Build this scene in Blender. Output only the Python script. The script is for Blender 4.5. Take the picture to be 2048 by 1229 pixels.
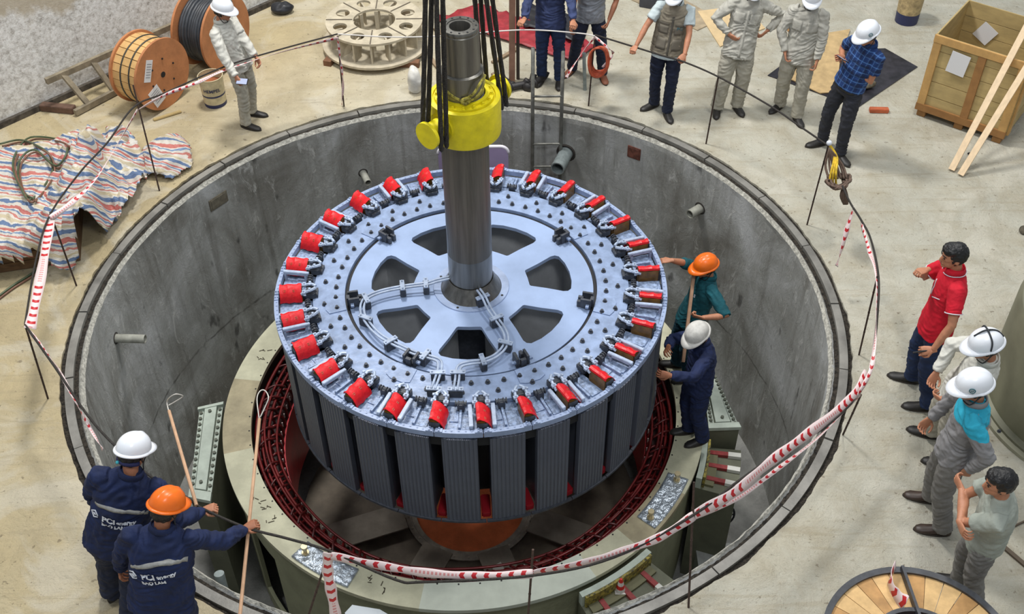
import bpy, bmesh, math, random
import numpy as np
from mathutils import Vector, Matrix, noise
from mathutils.bvhtree import BVHTree
random.seed(7)
PI = math.pi
for o in list(bpy.data.objects): bpy.data.objects.remove(o)
SC = bpy.context.scene
COL = SC.collection
# ------------------------------------------------------------------ camera
F_PX, PITCH, ROLL = 2244.4, 0.758219, -0.010908
CAM = Vector((0.513, -7.868, 7.447))
_c, _s = math.cos(ROLL), math.sin(ROLL)
_fw = Vector((0, math.cos(PITCH), -math.sin(PITCH)))
_up0 = Vector((0, math.sin(PITCH), math.cos(PITCH)))
_rt = Vector((1, 0, 0)) * _c + _up0 * _s
_up = Vector((1, 0, 0)) * -_s + _up0 * _c
cd = bpy.data.cameras.new('camera'); cam = bpy.data.objects.new('camera', cd); COL.objects.link(cam)
cd.sensor_width = 36; cd.lens = F_PX * 36 / 2048; cd.clip_end = 100
cam.matrix_world = Matrix(((_rt.x, _up.x, -_fw.x, CAM.x), (_rt.y, _up.y, -_fw.y, CAM.y), (_rt.z, _up.z, -_fw.z, CAM.z), (0, 0, 0, 1)))
SC.camera = cam
# ------------------------------------------------------------------ light
w = bpy.data.worlds.new('hall_daylight'); SC.world = w; w.use_nodes = True
w.node_tree.nodes['Background'].inputs[0].default_value = (0.86, 0.93, 1.0, 1)
w.node_tree.nodes['Background'].inputs[1].default_value = 0.43
def area(loc, size, power, col=(1, 1, 1), target=(0, 0, 0)):
    l = bpy.data.lights.new('hall_lamp', 'AREA'); l.shape = 'DISK'; l.size = size; l.energy = power; l.color = col
    o = bpy.data.objects.new('hall_lamp', l); COL.objects.link(o); o.location = loc
    o.rotation_euler = (Vector(target) - Vector(loc)).to_track_quat('-Z', 'Y').to_euler()
area((-1.5, 4.5, 11.5), 1.7, 1120, (1, 0.975, 0.94), (-.5, 1.5, 0))
area((4.5, 1.5, 11.5), 1.3, 430, (1, 0.98, 0.95), (2, 0, 0))
area((-6.5, -2.0, 11.5), 1.6, 330, (0.98, 0.98, 1.0), (-1, -1, 0))
area((2.0, -7.0, 11.5), 2.0, 330, (0.96, 0.98, 1.0), (0, -1, 0))
SC.view_settings.view_transform = 'Standard'; SC.view_settings.look = 'None'
SC.view_settings.gamma = 1; SC.view_settings.exposure = 0.0; SC.view_settings.use_curve_mapping = False

# ------------------------------------------------------------------ helpers
def ray(px, py):
    return _rt * ((px - 1024) / F_PX) - _up * ((py - 614.5) / F_PX) + _fw
def at(px, py, z=0.0):
    """point at height z seen at pixel (2048x1229 frame)"""
    d = ray(px, py); t = (z - CAM.z) / d.z
    return CAM + d * t
def lin(c):
    def f(v):
        v /= 255.0
        return v / 12.92 if v <= 0.04045 else ((v + 0.055) / 1.055) ** 2.4
    return (f(c[0]), f(c[1]), f(c[2]), 1)
MATS = {}
def mat(name, col, rough=0.6, metal=0.0, var=0.0, scale=8.0, bump=0.0, bscale=40.0, col2=None, stretch=(1, 1, 1), detail=5, spec=None, coords='Object'):
    if name in MATS: return MATS[name]
    m = bpy.data.materials.new(name); m.use_nodes = True; MATS[name] = m
    nt = m.node_tree; b = nt.nodes['Principled BSDF']
    b.inputs['Base Color'].default_value = lin(col); b.inputs['Roughness'].default_value = rough; b.inputs['Metallic'].default_value = metal
    if spec is not None: b.inputs['Specular IOR Level'].default_value = spec
    if var or bump or col2:
        tc = nt.nodes.new('ShaderNodeTexCoord'); mp = nt.nodes.new('ShaderNodeMapping'); mp.inputs['Scale'].default_value = stretch
        nt.links.new(tc.outputs[coords], mp.inputs['Vector'])
    if var or col2:
        n = nt.nodes.new('ShaderNodeTexNoise'); n.inputs['Scale'].default_value = scale; n.inputs['Detail'].default_value = detail; n.inputs['Roughness'].default_value = 0.62
        nt.links.new(mp.outputs[0], n.inputs['Vector'])
        r = nt.nodes.new('ShaderNodeValToRGB'); r.color_ramp.elements[0].position = 0.36; r.color_ramp.elements[1].position = 0.64
        c = lin(col)
        if col2: r.color_ramp.elements[0].color = c; r.color_ramp.elements[1].color = lin(col2)
        else:
            r.color_ramp.elements[0].color = (c[0]*(1-var), c[1]*(1-var), c[2]*(1-var), 1); r.color_ramp.elements[1].color = (min(1, c[0]*(1+var)), min(1, c[1]*(1+var)), min(1, c[2]*(1+var)), 1)
        nt.links.new(n.outputs['Fac'], r.inputs[0]); nt.links.new(r.outputs[0], b.inputs['Base Color'])
    if bump:
        n2 = nt.nodes.new('ShaderNodeTexNoise'); n2.inputs['Scale'].default_value = bscale; n2.inputs['Detail'].default_value = 4
        nt.links.new(mp.outputs[0], n2.inputs['Vector'])
        bp = nt.nodes.new('ShaderNodeBump'); bp.inputs['Strength'].default_value = 1; bp.inputs['Distance'].default_value = bump
        nt.links.new(n2.outputs['Fac'], bp.inputs['Height']); nt.links.new(bp.outputs[0], b.inputs['Normal'])
    return m
class NT:
    """tiny node-graph helper"""
    def __init__(s, m): s.nt = m.node_tree; s.b = s.nt.nodes['Principled BSDF']
    def n(s, t, ins=None, **kw):
        x = s.nt.nodes.new(t)
        for k, v in kw.items(): setattr(x, k, v)
        for k, v in (ins or {}).items():
            if hasattr(v, 'is_linked') or isinstance(v, bpy.types.NodeSocket): s.nt.links.new(v, x.inputs[k])
            else: x.inputs[k].default_value = v
        return x
    def math(s, op, a, b=0.0, clamp=False):
        return s.n('ShaderNodeMath', {0: a, 1: b}, operation=op, use_clamp=clamp).outputs[0]
    def mix(s, f, a, b, mode='MIX'):
        x = s.nt.nodes.new('ShaderNodeMix'); x.data_type = 'RGBA'; x.blend_type = mode
        for k, v in ((0, f), (6, a), (7, b)):
            if isinstance(v, bpy.types.NodeSocket): s.nt.links.new(v, x.inputs[k])
            else: x.inputs[k].default_value = v
        return x.outputs[2]
    def noise(s, vec, scale, detail=5, rough=.6, dist=0.0):
        return s.n('ShaderNodeTexNoise', {'Vector': vec, 'Scale': scale, 'Detail': detail, 'Roughness': rough, 'Distortion': dist}).outputs['Fac']
    def ramp(s, f, stops):
        x = s.nt.nodes.new('ShaderNodeValToRGB'); e = x.color_ramp.elements
        while len(e) < len(stops): e.new(0.5)
        for q, (p, c) in zip(e, stops): q.position = p; q.color = c if len(c) == 4 else lin(c)
        s.nt.links.new(f, x.inputs[0]); return x.outputs[0]
    def bump(s, h, dist, prev=None):
        i = {'Height': h, 'Distance': dist, 'Strength': 1.0}
        if prev is not None: i['Normal'] = prev
        return s.n('ShaderNodeBump', i).outputs[0]
    def link(s, o, name): s.nt.links.new(o, s.b.inputs[name])

def tag(o, label=None, cat=None, group=None, kind=None):
    if label: o['label'] = label
    if cat: o['category'] = cat
    if group: o['group'] = group
    if kind: o['kind'] = kind
    return o
def empty(name, loc=(0, 0, 0), rz=0.0, label=None, cat=None, group=None):
    o = bpy.data.objects.new(name, None); COL.objects.link(o); o.location = loc; o.rotation_euler = (0, 0, rz); o.empty_display_size = .1
    return tag(o, label, cat, group)
def link_mesh(name, me, m, parent=None, smooth=False):
    o = bpy.data.objects.new(name, me); COL.objects.link(o)
    if m is not None:
        for q in (m if isinstance(m, (list, tuple)) else [m]): me.materials.append(q)
    if parent is not None: o.parent = parent
    if smooth:
        for p in me.polygons: p.use_smooth = True
    return o
def copy_tree(o, parent=None):
    c = o.copy(); COL.objects.link(c); c.parent = parent
    for ch in list(o.children): copy_tree(ch, c)
    return c
def frame(d, up=Vector((0, 0, 1))):
    d = Vector(d).normalized(); up = Vector(up)
    x = up.cross(d)
    if x.length < 1e-4: x = Vector((1, 0, 0)).cross(d)
    if x.length < 1e-4: x = Vector((0, 1, 0)).cross(d)
    x.normalize(); y = d.cross(x).normalized()
    return x, y, d
def proj(p):
    d = Vector(p) - CAM; k = d.dot(_fw); return (1024 + F_PX*d.dot(_rt)/k, 614.5 - F_PX*d.dot(_up)/k)
def scatter(name, b, spots, m, parent, smooth=False, angle=None):
    """one part per spot: (location, rotation z)"""
    o0 = b.build(name, m, parent, smooth, angle)
    for i, (loc, rz) in enumerate(spots):
        o = o0 if i == 0 else o0.copy()
        if i: COL.objects.link(o)
        o.location = loc; o.rotation_euler = (0, 0, rz)
class MB:
    def __init__(s): s.bm = bmesh.new()
    def box(s, c, size, rz=0.0, M=None, bev=0.0):
        if M is None: M = Matrix.Translation(c) @ Matrix.Rotation(rz, 4, 'Z')
        else: M = Matrix.Translation(c) @ M.to_4x4()
        g = bmesh.ops.create_cube(s.bm, size=1, matrix=M @ Matrix.Diagonal((size[0], size[1], size[2], 1)))
        if bev:
            es = {e for v in g['verts'] for e in v.link_edges}
            bmesh.ops.bevel(s.bm, geom=list(es), offset=bev, segments=2, affect='EDGES')
        return s
    def bar(s, a, b, w, h, up=(0, 0, 1)):
        a = Vector(a); b = Vector(b); x, y, d = frame(b - a, up)
        M = Matrix((x, y, d)).transposed()
        return s.box((a + b) / 2, (w, h, (b - a).length), M=M)
    def ring(s, c, ax, ay, seg=16):
        return [s.bm.verts.new(Vector(c) + Vector(ax) * math.cos(2*PI*i/seg) + Vector(ay) * math.sin(2*PI*i/seg)) for i in range(seg)]
    def loft(s, rings, cap=True, closed=False):
        n = len(rings[0]); pairs = list(zip(rings[:-1], rings[1:]))
        if closed: pairs.append((rings[-1], rings[0]))
        for A, B in pairs:
            for i in range(n):
                j = (i + 1) % n
                try: s.bm.faces.new((A[i], A[j], B[j], B[i]))
                except ValueError: pass
        if cap and not closed:
            s.bm.faces.new(rings[0][::-1]); s.bm.faces.new(rings[-1])
        return s
    def cyl(s, a, b, r0, r1=None, seg=16, cap=True):
        a = Vector(a); b = Vector(b); r1 = r0 if r1 is None else r1
        x, y, d = frame(b - a)
        return s.loft([s.ring(a, x*r0, y*r0, seg), s.ring(b, x*r1, y*r1, seg)], cap)
    def tube(s, pts, r, seg=8, closed=False, cap=True):
        pts = [Vector(p) for p in pts]; n = len(pts); rs = []
        rad = r if isinstance(r, (list, tuple)) else [r] * n
        px = None
        for i, p in enumerate(pts):
            if closed: t = pts[(i + 1) % n] - pts[i - 1]
            else: t = pts[min(i + 1, n - 1)] - pts[max(i - 1, 0)]
            t.normalize()
            if px is None: x, y, _ = frame(t)
            else:
                x = px - t * px.dot(t)
                if x.length < 1e-5: x = frame(t)[0]
                x.normalize(); y = t.cross(x)
            px = x; rs.append(s.ring(p, x * rad[i], y * rad[i], seg))
        return s.loft(rs, cap, closed)
    def lathe(s, prof, seg=64, c=(0, 0, 0), a0=0.0, a1=None, closed=False):
        full = a1 is None; a1 = a0 + 2*PI if full else a1
        c = Vector(c); k = seg if full else seg + 1; cols = []
        for i in range(k):
            a = a0 + (a1 - a0) * i / seg
            cols.append([s.bm.verts.new(c + Vector((r*math.cos(a), r*math.sin(a), z))) for r, z in prof])
        m = len(prof)
        for i in range(seg):
            A = cols[i]; B = cols[(i + 1) % k]
            for j in range(m if closed else m - 1):
                q = (j + 1) % m
                try: s.bm.faces.new((A[j], B[j], B[q], A[q]))
                except ValueError: pass
        if closed and not full:
            s.bm.faces.new(cols[0]); s.bm.faces.new(cols[-1][::-1])
        return s
    def arc(s, r0, r1, a0, a1, z0, z1, seg=8, c=(0, 0, 0)):
        return s.lathe([(r0, z0), (r1, z0), (r1, z1), (r0, z1)], seg, c, a0, a1, True)
    def prism(s, poly, z0, z1):
        lo = [s.bm.verts.new((x, y, z0)) for x, y in poly]; hi = [s.bm.verts.new((x, y, z1)) for x, y in poly]
        return s.loft([lo, hi])
    def ell(s, c, r, M=None, u=16, v=10):
        T = Matrix.Translation(c) @ (M.to_4x4() if M is not None else Matrix.Identity(4)) @ Matrix.Diagonal((r[0], r[1], r[2], 1))
        bmesh.ops.create_uvsphere(s.bm, u_segments=u, v_segments=v, radius=1, matrix=T)
        return s
    def poly(s, pts, thick=0.0, nrm=(0, 0, 1)):
        a = [s.bm.verts.new(Vector(p)) for p in pts]
        if not thick: s.bm.faces.new(a); return s
        b = [s.bm.verts.new(Vector(p) + Vector(nrm) * thick) for p in pts]
        return s.loft([a, b])
    def bolt(s, c, r, h, n=(0, 0, 1), seg=6):
        c = Vector(c); n = Vector(n).normalized()
        s.cyl(c, c + n * h * .3, r * 1.5, None, 10); return s.cyl(c, c + n * h, r, r * .95, seg)
    def ribbon(s, pts, width, thick=.004, up=None):
        """flat strip with real thickness along pts; up = width direction(s)"""
        pts = [Vector(p) for p in pts]; n = len(pts); rs = []
        for i, p in enumerate(pts):
            t = (pts[min(i + 1, n - 1)] - pts[max(i - 1, 0)]).normalized()
            u = Vector(up[i] if isinstance(up, list) else (up or (0, 0, 1))); u = (u - t * u.dot(t)).normalized(); q = t.cross(u)
            W = (width[i] if isinstance(width, list) else width) / 2
            rs.append([s.bm.verts.new(p + u*W + q*thick/2), s.bm.verts.new(p - u*W + q*thick/2), s.bm.verts.new(p - u*W - q*thick/2), s.bm.verts.new(p + u*W - q*thick/2)])
        return s.loft(rs)
    def mesh(s, name='m'):
        bmesh.ops.recalc_face_normals(s.bm, faces=s.bm.faces)
        me = bpy.data.meshes.new(name); s.bm.to_mesh(me); s.bm.free(); return me
    def build(s, name, m, parent=None, smooth=False, angle=None):
        me = s.mesh(name); o = link_mesh(name, me, m, parent, smooth)
        if angle is not None:
            for p in me.polygons: p.use_smooth = True
            sharp = math.radians(angle); bm = bmesh.new(); bm.from_mesh(me)
            for e in bm.edges:
                if len(e.link_faces) == 2 and e.calc_face_angle(0) > sharp: e.smooth = False
            bm.to_mesh(me); bm.free()
        return o
def rebase(o, loc):
    """move the origin of a top-level mesh to loc, geometry stays"""
    o.data.transform(Matrix.Translation(-Vector(loc))); o.location = loc; return o
def curve_shape(outer, holes, z0, z1):
    cu = bpy.data.curves.new('c', 'CURVE'); cu.dimensions = '2D'; cu.fill_mode = 'BOTH'; cu.extrude = (z1 - z0) / 2
    for pl in [outer] + holes:
        sp = cu.splines.new('POLY'); sp.points.add(len(pl) - 1); sp.use_cyclic_u = True
        for q, (x, y) in zip(sp.points, pl): q.co = (x, y, 0, 1)
    o = bpy.data.objects.new('c', cu); COL.objects.link(o); dg = bpy.context.evaluated_depsgraph_get()
    me = bpy.data.meshes.new_from_object(o.evaluated_get(dg)); bpy.data.objects.remove(o)
    me.transform(Matrix.Translation((0, 0, (z0 + z1) / 2))); return me
def circle(r, n=96, c=(0, 0)): return [(c[0] + r*math.cos(2*PI*i/n), c[1] + r*math.sin(2*PI*i/n)) for i in range(n)]
def spline(pts, k=8, closed=False):
    P = [Vector(p) for p in pts]; n = len(P); out = []
    for i in range(n if closed else n - 1):
        g = (lambda j: P[j % n]) if closed else (lambda j: P[max(0, min(n - 1, j))])
        a, b, c, d = g(i - 1), g(i), g(i + 1), g(i + 2)
        for q in range(k):
            t = q / k
            out.append(0.5 * ((2*b) + (c - a)*t + (2*a - 5*b + 4*c - d)*t*t + (3*b - a - 3*c + d)*t*t*t))
    if not closed: out.append(P[-1])
    return out
def text_mesh(txt, size, bold=0.0, extrude=0.0008, shear=0.0):
    cu = bpy.data.curves.new('t', 'FONT'); cu.body = txt; cu.size = size; cu.extrude = extrude; cu.offset = bold; cu.align_x = 'CENTER'; cu.align_y = 'CENTER'; cu.shear = shear; cu.resolution_u = 3
    o = bpy.data.objects.new('t', cu); COL.objects.link(o); dg = bpy.context.evaluated_depsgraph_get()
    me = bpy.data.meshes.new_from_object(o.evaluated_get(dg)); bpy.data.objects.remove(o); return me
# ------------------------------------------------------------------ the setting
def floor_mat():
    m = mat('dusty_concrete_floor', (205, 196, 172), .9); g = NT(m)
    P = g.n('ShaderNodeNewGeometry').outputs['Position']
    sx = g.n('ShaderNodeSeparateXYZ', {0: P})
    left = g.math('MULTIPLY_ADD', sx.outputs[0], -0.16); g.nt.nodes[-1].inputs[2].default_value = 0.42
    big = g.noise(P, 0.45, 5, .55)
    f = g.math('ADD', left, g.math('MULTIPLY', g.math('SUBTRACT', big, .5), 1.5), True)
    base = g.ramp(f, [(0.0, (203, 200, 184)), (0.45, (212, 203, 178)), (1.0, (203, 186, 146))])
    md = g.noise(P, 2.6, 8, .7, .4)
    base = g.mix(g.math('MULTIPLY', g.ramp(md, [(.40, (0, 0, 0)), (.66, (255, 255, 255))]), .45), base, lin((168, 153, 122)))
    d2 = g.noise(P, 1.1, 6, .6, 1.2)
    base = g.mix(g.math('MULTIPLY', g.ramp(d2, [(.52, (0, 0, 0)), (.62, (255, 255, 255))]), .45), base, lin((222, 217, 201)))
    # scuffs and drag lines
    mp = g.n('ShaderNodeMapping', {'Vector': P, 'Rotation': (0, 0, .7), 'Scale': (.6, 7, 1)}).outputs[0]
    st = g.noise(mp, 1.4, 5, .7, .8)
    base = g.mix(g.math('MULTIPLY', g.ramp(st, [(.56, (0, 0, 0)), (.63, (255, 255, 255))]), .3), base, lin((170, 156, 126)))
    sp = g.noise(P, 16, 3, .6)
    base = g.mix(g.math('MULTIPLY', g.ramp(sp, [(.64, (0, 0, 0)), (.70, (255, 255, 255))]), .6), base, lin((120, 106, 84)))
    g.link(base, 'Base Color')
    b1 = g.bump(g.noise(P, 22, 8, .75), .022); b2 = g.bump(md, .05, b1); g.link(b2, 'Normal'); return m
FLOOR = floor_mat()
def concrete_wall_mat():
    m = mat('pit_concrete', (108, 108, 104), .85); g = NT(m)
    P = g.n('ShaderNodeNewGeometry').outputs['Position']; s = g.n('ShaderNodeSeparateXYZ', {0: P})
    big = g.noise(P, .8, 6, .6, .6)
    base = g.ramp(big, [(.34, (128, 126, 119)), (.5, (164, 165, 161)), (.66, (200, 202, 202))])
    v = g.n('ShaderNodeMapping', {'Vector': P, 'Scale': (5, 5, .35)}).outputs[0]
    st = g.noise(v, 1.6, 6, .65, .3)
    base = g.mix(g.math('MULTIPLY', g.ramp(st, [(.5, (0, 0, 0)), (.7, (255, 255, 255))]), .45), base, lin((94, 90, 78)))
    lt = g.noise(g.n('ShaderNodeMapping', {'Vector': P, 'Scale': (3, 3, 1.2), 'Location': (5, 2, 1)}).outputs[0], 1.9, 8, .75, 1.2)
    base = g.mix(g.math('MULTIPLY', g.ramp(lt, [(.57, (0, 0, 0)), (.66, (255, 255, 255))]), .5), base, lin((226, 226, 222)))
    # formwork joints at constant height
    wob = g.math('MULTIPLY', g.math('SUBTRACT', g.noise(P, 1.7, 4), .5), .14)
    zz = g.math('ADD', s.outputs[2], wob)
    for h, w_, c, k in ((-2.02, .022, (62, 60, 54), .75), (-.88, .016, (160, 158, 150), .5), (-.32, .02, (150, 148, 140), .3)):
        d = g.math('ABSOLUTE', g.math('SUBTRACT', zz, h)); f = g.math('MULTIPLY', g.math('SUBTRACT', 1.0, g.math('DIVIDE', d, w_), True), k)
        f = g.math('MULTIPLY', f, g.ramp(g.noise(P, 3.5, 3), [(.4, (40, 40, 40)), (.55, (255, 255, 255))]))
        base = g.mix(f, base, lin(c))
    sp = g.noise(g.n('ShaderNodeMapping', {'Vector': P, 'Scale': (4.4, 4.4, 2.4)}).outputs[0], 1.0, 3, .5)
    base = g.mix(g.math('MULTIPLY', g.ramp(sp, [(.66, (0, 0, 0)), (.73, (255, 255, 255))]), .7), base, lin((58, 57, 54)))
    g.link(base, 'Base Color'); g.link(g.bump(lt, .02, g.bump(g.noise(P, 30, 5, .7), .006)), 'Normal'); return m
PITC = concrete_wall_mat()
RIN = 3.5
def jag(a, amp, f=9.0, seed=0.0):
    return amp * (noise.noise(Vector((math.cos(a)*f, math.sin(a)*f, seed))) + .6 * noise.noise(Vector((math.cos(a)*f*5, math.sin(a)*f*5, seed + 3))))
def ringstrip(name, rfun0, rfun1, z0, z1, m, n=720, extra=None):
    bm = bmesh.new(); rows = []
    for i in range(n):
        a = 2*PI*i/n; r0, r1 = rfun0(a), rfun1(a)
        k = 5
        rows.append([bm.verts.new(((r0 + (r1 - r0)*j/k)*math.cos(a), (r0 + (r1 - r0)*j/k)*math.sin(a), z0 + (z1 - z0)*j/k + (extra(a, j/k) if extra else 0))) for j in range(k + 1)])
    for i in range(n):
        A, B = rows[i], rows[(i + 1) % n]
        for j in range(len(A) - 1): bm.faces.new((A[j], B[j], B[j + 1], A[j + 1]))
    me = bpy.data.meshes.new(name); bm.to_mesh(me); bm.free()
    return link_mesh(name, me, m)
# hall floor: ring of ground round the pit, out to a wide square
bm = bmesh.new(); N = 720; rows = []
def sq(a):
    c, s_ = math.cos(a), math.sin(a); k = 1 / max(abs(c), abs(s_)); return 11 * k
for i in range(N):
    a = 2*PI*i/N; r0 = 3.71 + jag(a, .022); R1 = sq(a)
    col_ = [bm.verts.new((r0*math.cos(a), r0*math.sin(a), -.30)), bm.verts.new((r0*math.cos(a), r0*math.sin(a), -.012 + .01*noise.noise(Vector((math.cos(a)*40, math.sin(a)*40, 0)))))]
    for t in (.008, .03, .2, 1.0):
        r = r0 + (R1 - r0)*t; col_.append(bm.verts.new((r*math.cos(a), r*math.sin(a), 0)))
    rows.append(col_)
for i in range(N):
    A, B = rows[i], rows[(i + 1) % N]
    for j in range(5): bm.faces.new((A[j], B[j], B[j + 1], A[j + 1]))
me = bpy.data.meshes.new('floor'); bm.to_mesh(me); bm.free()
tag(link_mesh('floor', me, FLOOR), kind='structure')
# pit wall (a thick concrete shell) and pit floor
bm = bmesh.new(); rows = []; N = 720
for i in range(N):
    a = 2*PI*i/N; r = RIN + jag(a, .012, 7, 5.0)
    prof = [(RIN, -3.3), (RIN, -1.5), (RIN, -.12), (r, -.06), (r + .025, -.015 + .012*noise.noise(Vector((math.cos(a)*60, math.sin(a)*60, 9)))), (3.54 + jag(a, .008, 15, 2), -.035), (3.575, -.075), (3.6, -.3), (3.85, -.3), (3.85, -3.3)]
    rows.append([bm.verts.new((q*math.cos(a), q*math.sin(a), z)) for q, z in prof])
for i in range(N):
    A, B = rows[i], rows[(i + 1) % N]
    for j in range(len(A) - 1): bm.faces.new((A[j], A[j + 1], B[j + 1], B[j]))
me = bpy.data.meshes.new('wall_pit'); bm.to_mesh(me); bm.free()
tag(link_mesh('wall_pit', me, [PITC, mat('chipped_edge', (176, 174, 164), .95, var=.35, scale=30, bump=.01)]), kind='structure')
me = bpy.data.objects['wall_pit'].data
for p in me.polygons:
    if -.05 < p.center.z and p.center.xy.length < 3.535: p.material_index = 1
pf = MB().lathe([(0.0, -3.42), (3.85, -3.42), (3.85, -3.3), (0.0, -3.3)], 96).build('floor_pit', mat('pit_floor_concrete', (140, 140, 136), .85, var=.3, scale=2.2, bump=.01, coords='Object'))
tag(pf, kind='structure')
# embedded curb: dark rubble grooves either side of a smooth grey strip
RUB = mat('rubble_groove', (48, 43, 36), .95, var=.75, scale=34, bump=.03, bscale=60)
STRIP = mat('curb_strip_steel', (128, 126, 120), .5, var=.25, scale=3, bump=.002, metal=.15)
t1 = ringstrip('trim_1', lambda a: 3.535 + jag(a, .01, 15, 2), lambda a: 3.73 + jag(a, .02), -.05, -.035, RUB, extra=lambda a, t: .012*noise.noise(Vector((math.cos(a)*70, math.sin(a)*70, t*4))))
tag(t1, kind='structure')
b = MB()
nseg = 26
for k in range(nseg):
    a0 = 2*PI*k/nseg + .002; a1 = 2*PI*(k + 1)/nseg - .002
    b.arc(3.592, 3.668, a0, a1, -.08, -.004 - .004*(k % 3), 20)
tag(b.build('trim_2', STRIP), kind='structure')
# hall wall at back left
def plaster_mat():
    m = mat('peeling_plaster', (200, 198, 190), .95); g = NT(m)
    P = g.n('ShaderNodeNewGeometry').outputs['Position']; s = g.n('ShaderNodeSeparateXYZ', {0: P})
    n1 = g.noise(P, 15, 9, .8, .1)
    base = g.ramp(n1, [(.32, (140, 135, 126)), (.44, (204, 202, 196)), (.56, (238, 238, 234))])
    hgt = g.math('ADD', s.outputs[2], g.math('MULTIPLY', g.math('SUBTRACT', g.noise(P, 2.2, 6, .6), .5), 1.2))
    f = g.ramp(hgt, [(0, (0, 0, 0)), (1, (255, 255, 255))])
    f = g.math('MULTIPLY', g.math('SUBTRACT', hgt, 1.05), 6, True)
    base = g.mix(g.math('MULTIPLY', f, .85), base, lin((184, 172, 148)))
    g.link(base, 'Base Color'); g.link(g.bump(n1, .015), 'Normal'); return m
wa = Vector((-5.36, 3.25, 0)); wb = Vector((-2.6, 6.13, 0)); wd = (wb - wa).normalized(); wn = Vector((-wd.y, wd.x, 0))
A = wa - wd * 5; B_ = wb + wd * 4.5
bmx = MB(); c = (A + B_) / 2 + wn * .15; bmx.box((c.x, c.y, 2.5), ((B_ - A).length, .3, 5.0), math.atan2(wd.y, wd.x))
tag(bmx.build('wall_left', plaster_mat()), kind='structure')
bmx = MB(); c = (A + B_) / 2 - wn * .02; bmx.box((c.x, c.y, .035), ((B_ - A).length, .06, .07), math.atan2(wd.y, wd.x))
tag(bmx.build('baseboard_left', mat('dark_skirting', (74, 68, 60), .9, var=.5, scale=12)), kind='structure')  # dark strip along the foot of the wall
# ------------------------------------------------------------------ generator rotor hanging over the pit
AX, AY, ZB, T = 0.126, 0.06, -1.0, 1.25
PAINT = mat('blue_grey_paint', (146, 162, 192), .38, var=.16, scale=5, bump=.004, bscale=14)
PAINT2 = mat('blue_grey_spider_paint', (150, 169, 202), .28, var=.08, scale=3)
ROUGHP = mat('brushed_end_plate', (136, 154, 184), .36, var=.4, scale=26, bump=.006, bscale=45)
BARL = mat('pale_grey_bar', (164, 178, 200), .35, var=.2, scale=12)
DKG = mat('dark_grey_fitting', (62, 66, 74), .5, var=.3, scale=20)
BLKP = mat('black_gap', (22, 23, 27), .6)
AMB = mat('amber_coil_varnish', (112, 80, 30), .35, var=.4, scale=12)
RED = mat('red_insulation_sheet', (214, 20, 30), .42, var=.18, scale=18, bump=.004, bscale=30)
STEEL = mat('machined_shaft_steel', (118, 116, 110), .3, metal=.75, var=.22, scale=2.2, stretch=(9, 9, .4), bump=.0008, bscale=18)
YEL = mat('yellow_gloss_paint', (222, 206, 20), .45, var=.12, scale=7, bump=.006, bscale=16)
def poleface_mat():
    m = mat('laminated_pole_face', (80, 84, 94), .42, metal=.25); g = NT(m)
    P = g.n('ShaderNodeTexCoord').outputs['Object']; s = g.n('ShaderNodeSeparateXYZ', {0: P})
    wv = g.math('SINE', g.math('MULTIPLY', s.outputs[1], 2*PI/.036))
    ln = g.math('GREATER_THAN', wv, .86)
    base = g.mix(g.math('MULTIPLY', ln, .75), lin((94, 99, 112)), lin((44, 46, 54)))
    base = g.mix(g.math('MULTIPLY', g.noise(P, 6, 4), .3), base, lin((122, 127, 140)))
    g.link(base, 'Base Color'); g.link(g.bump(wv, .004), 'Normal'); return m
PF = poleface_mat()
rotor = empty('generator_rotor', (AX, AY, ZB), 0, 'blue-grey generator rotor with red pads round its rim, hanging on its steel shaft', 'rotor')
# spider: windowed discs, hub, webs
def window(c):
    def pp(r, dg): a = math.radians(c + dg); return (r*math.cos(a), r*math.sin(a))
    out = []
    key = [(.571, -11.8), (.72, -14.5), (.88, -17.0), (.925, -16.6), (.953, -14.6), (.965, -8), (.968, 0), (.965, 8), (.953, 14.6), (.925, 16.6), (.88, 17.0), (.72, 14.5), (.571, 11.8), (.558, 10.5), (.552, 0), (.558, -10.5)]
    return [pp(*k) for k in key]
WC = [11.9 + k*360/7 for k in range(7)]
wins = [window(c) for c in WC]
me = curve_shape(circle(1.165, 160), wins, T - .075, T - .035)
link_mesh('spider_disc', me, PAINT2, rotor)
me = curve_shape(circle(1.16, 160), wins, .05, .09)
link_mesh('spider_disc', me, PAINT, rotor)
b = MB()
for c in WC:
    a = math.radians(c + 180/7); d = Vector((math.cos(a), math.sin(a), 0))
    b.box(d*.72 + Vector((0, 0, .62)), (.86, .03, 1.1), a)
b.build('web_plate', mat('web_grey', (190, 192, 194), .5, var=.12, scale=4), rotor)
MB().lathe([(1.15, .03), (1.18, .03), (1.18, T - .08), (1.15, T - .08)], 96, closed=True).build('spider_rim', mat('web_grey', (190, 192, 194)), rotor, True)
# hub flare round shaft foot
MB().lathe([(.206, T + .10), (.214, T + .11), (.245, T + .05), (.275, T - .01), (.290, T - .034), (.206, T - .034)], 72, closed=True).build('shaft_flare', STEEL, rotor, angle=40)
MB().lathe([(.29, T - .06), (.29, T - .030), (.36, T - .024), (.368, T - .045), (.37, T - .06)], 72, closed=True).build('hub_collar', PAINT, rotor, angle=40)
for hx in (-5, 88, 175, 268): a = math.radians(hx - 20); MB().cyl((.325*math.cos(a), .325*math.sin(a), T - .03), (.325*math.cos(a), .325*math.sin(a), T - .024), .012, seg=12).build('collar_hole', BLKP, rotor)
MB().lathe([(.20, .0), (.33, .0), (.33, T - .075), (.20, T - .075)], 48, closed=True).build('hub', DKG, rotor, angle=40)
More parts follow.
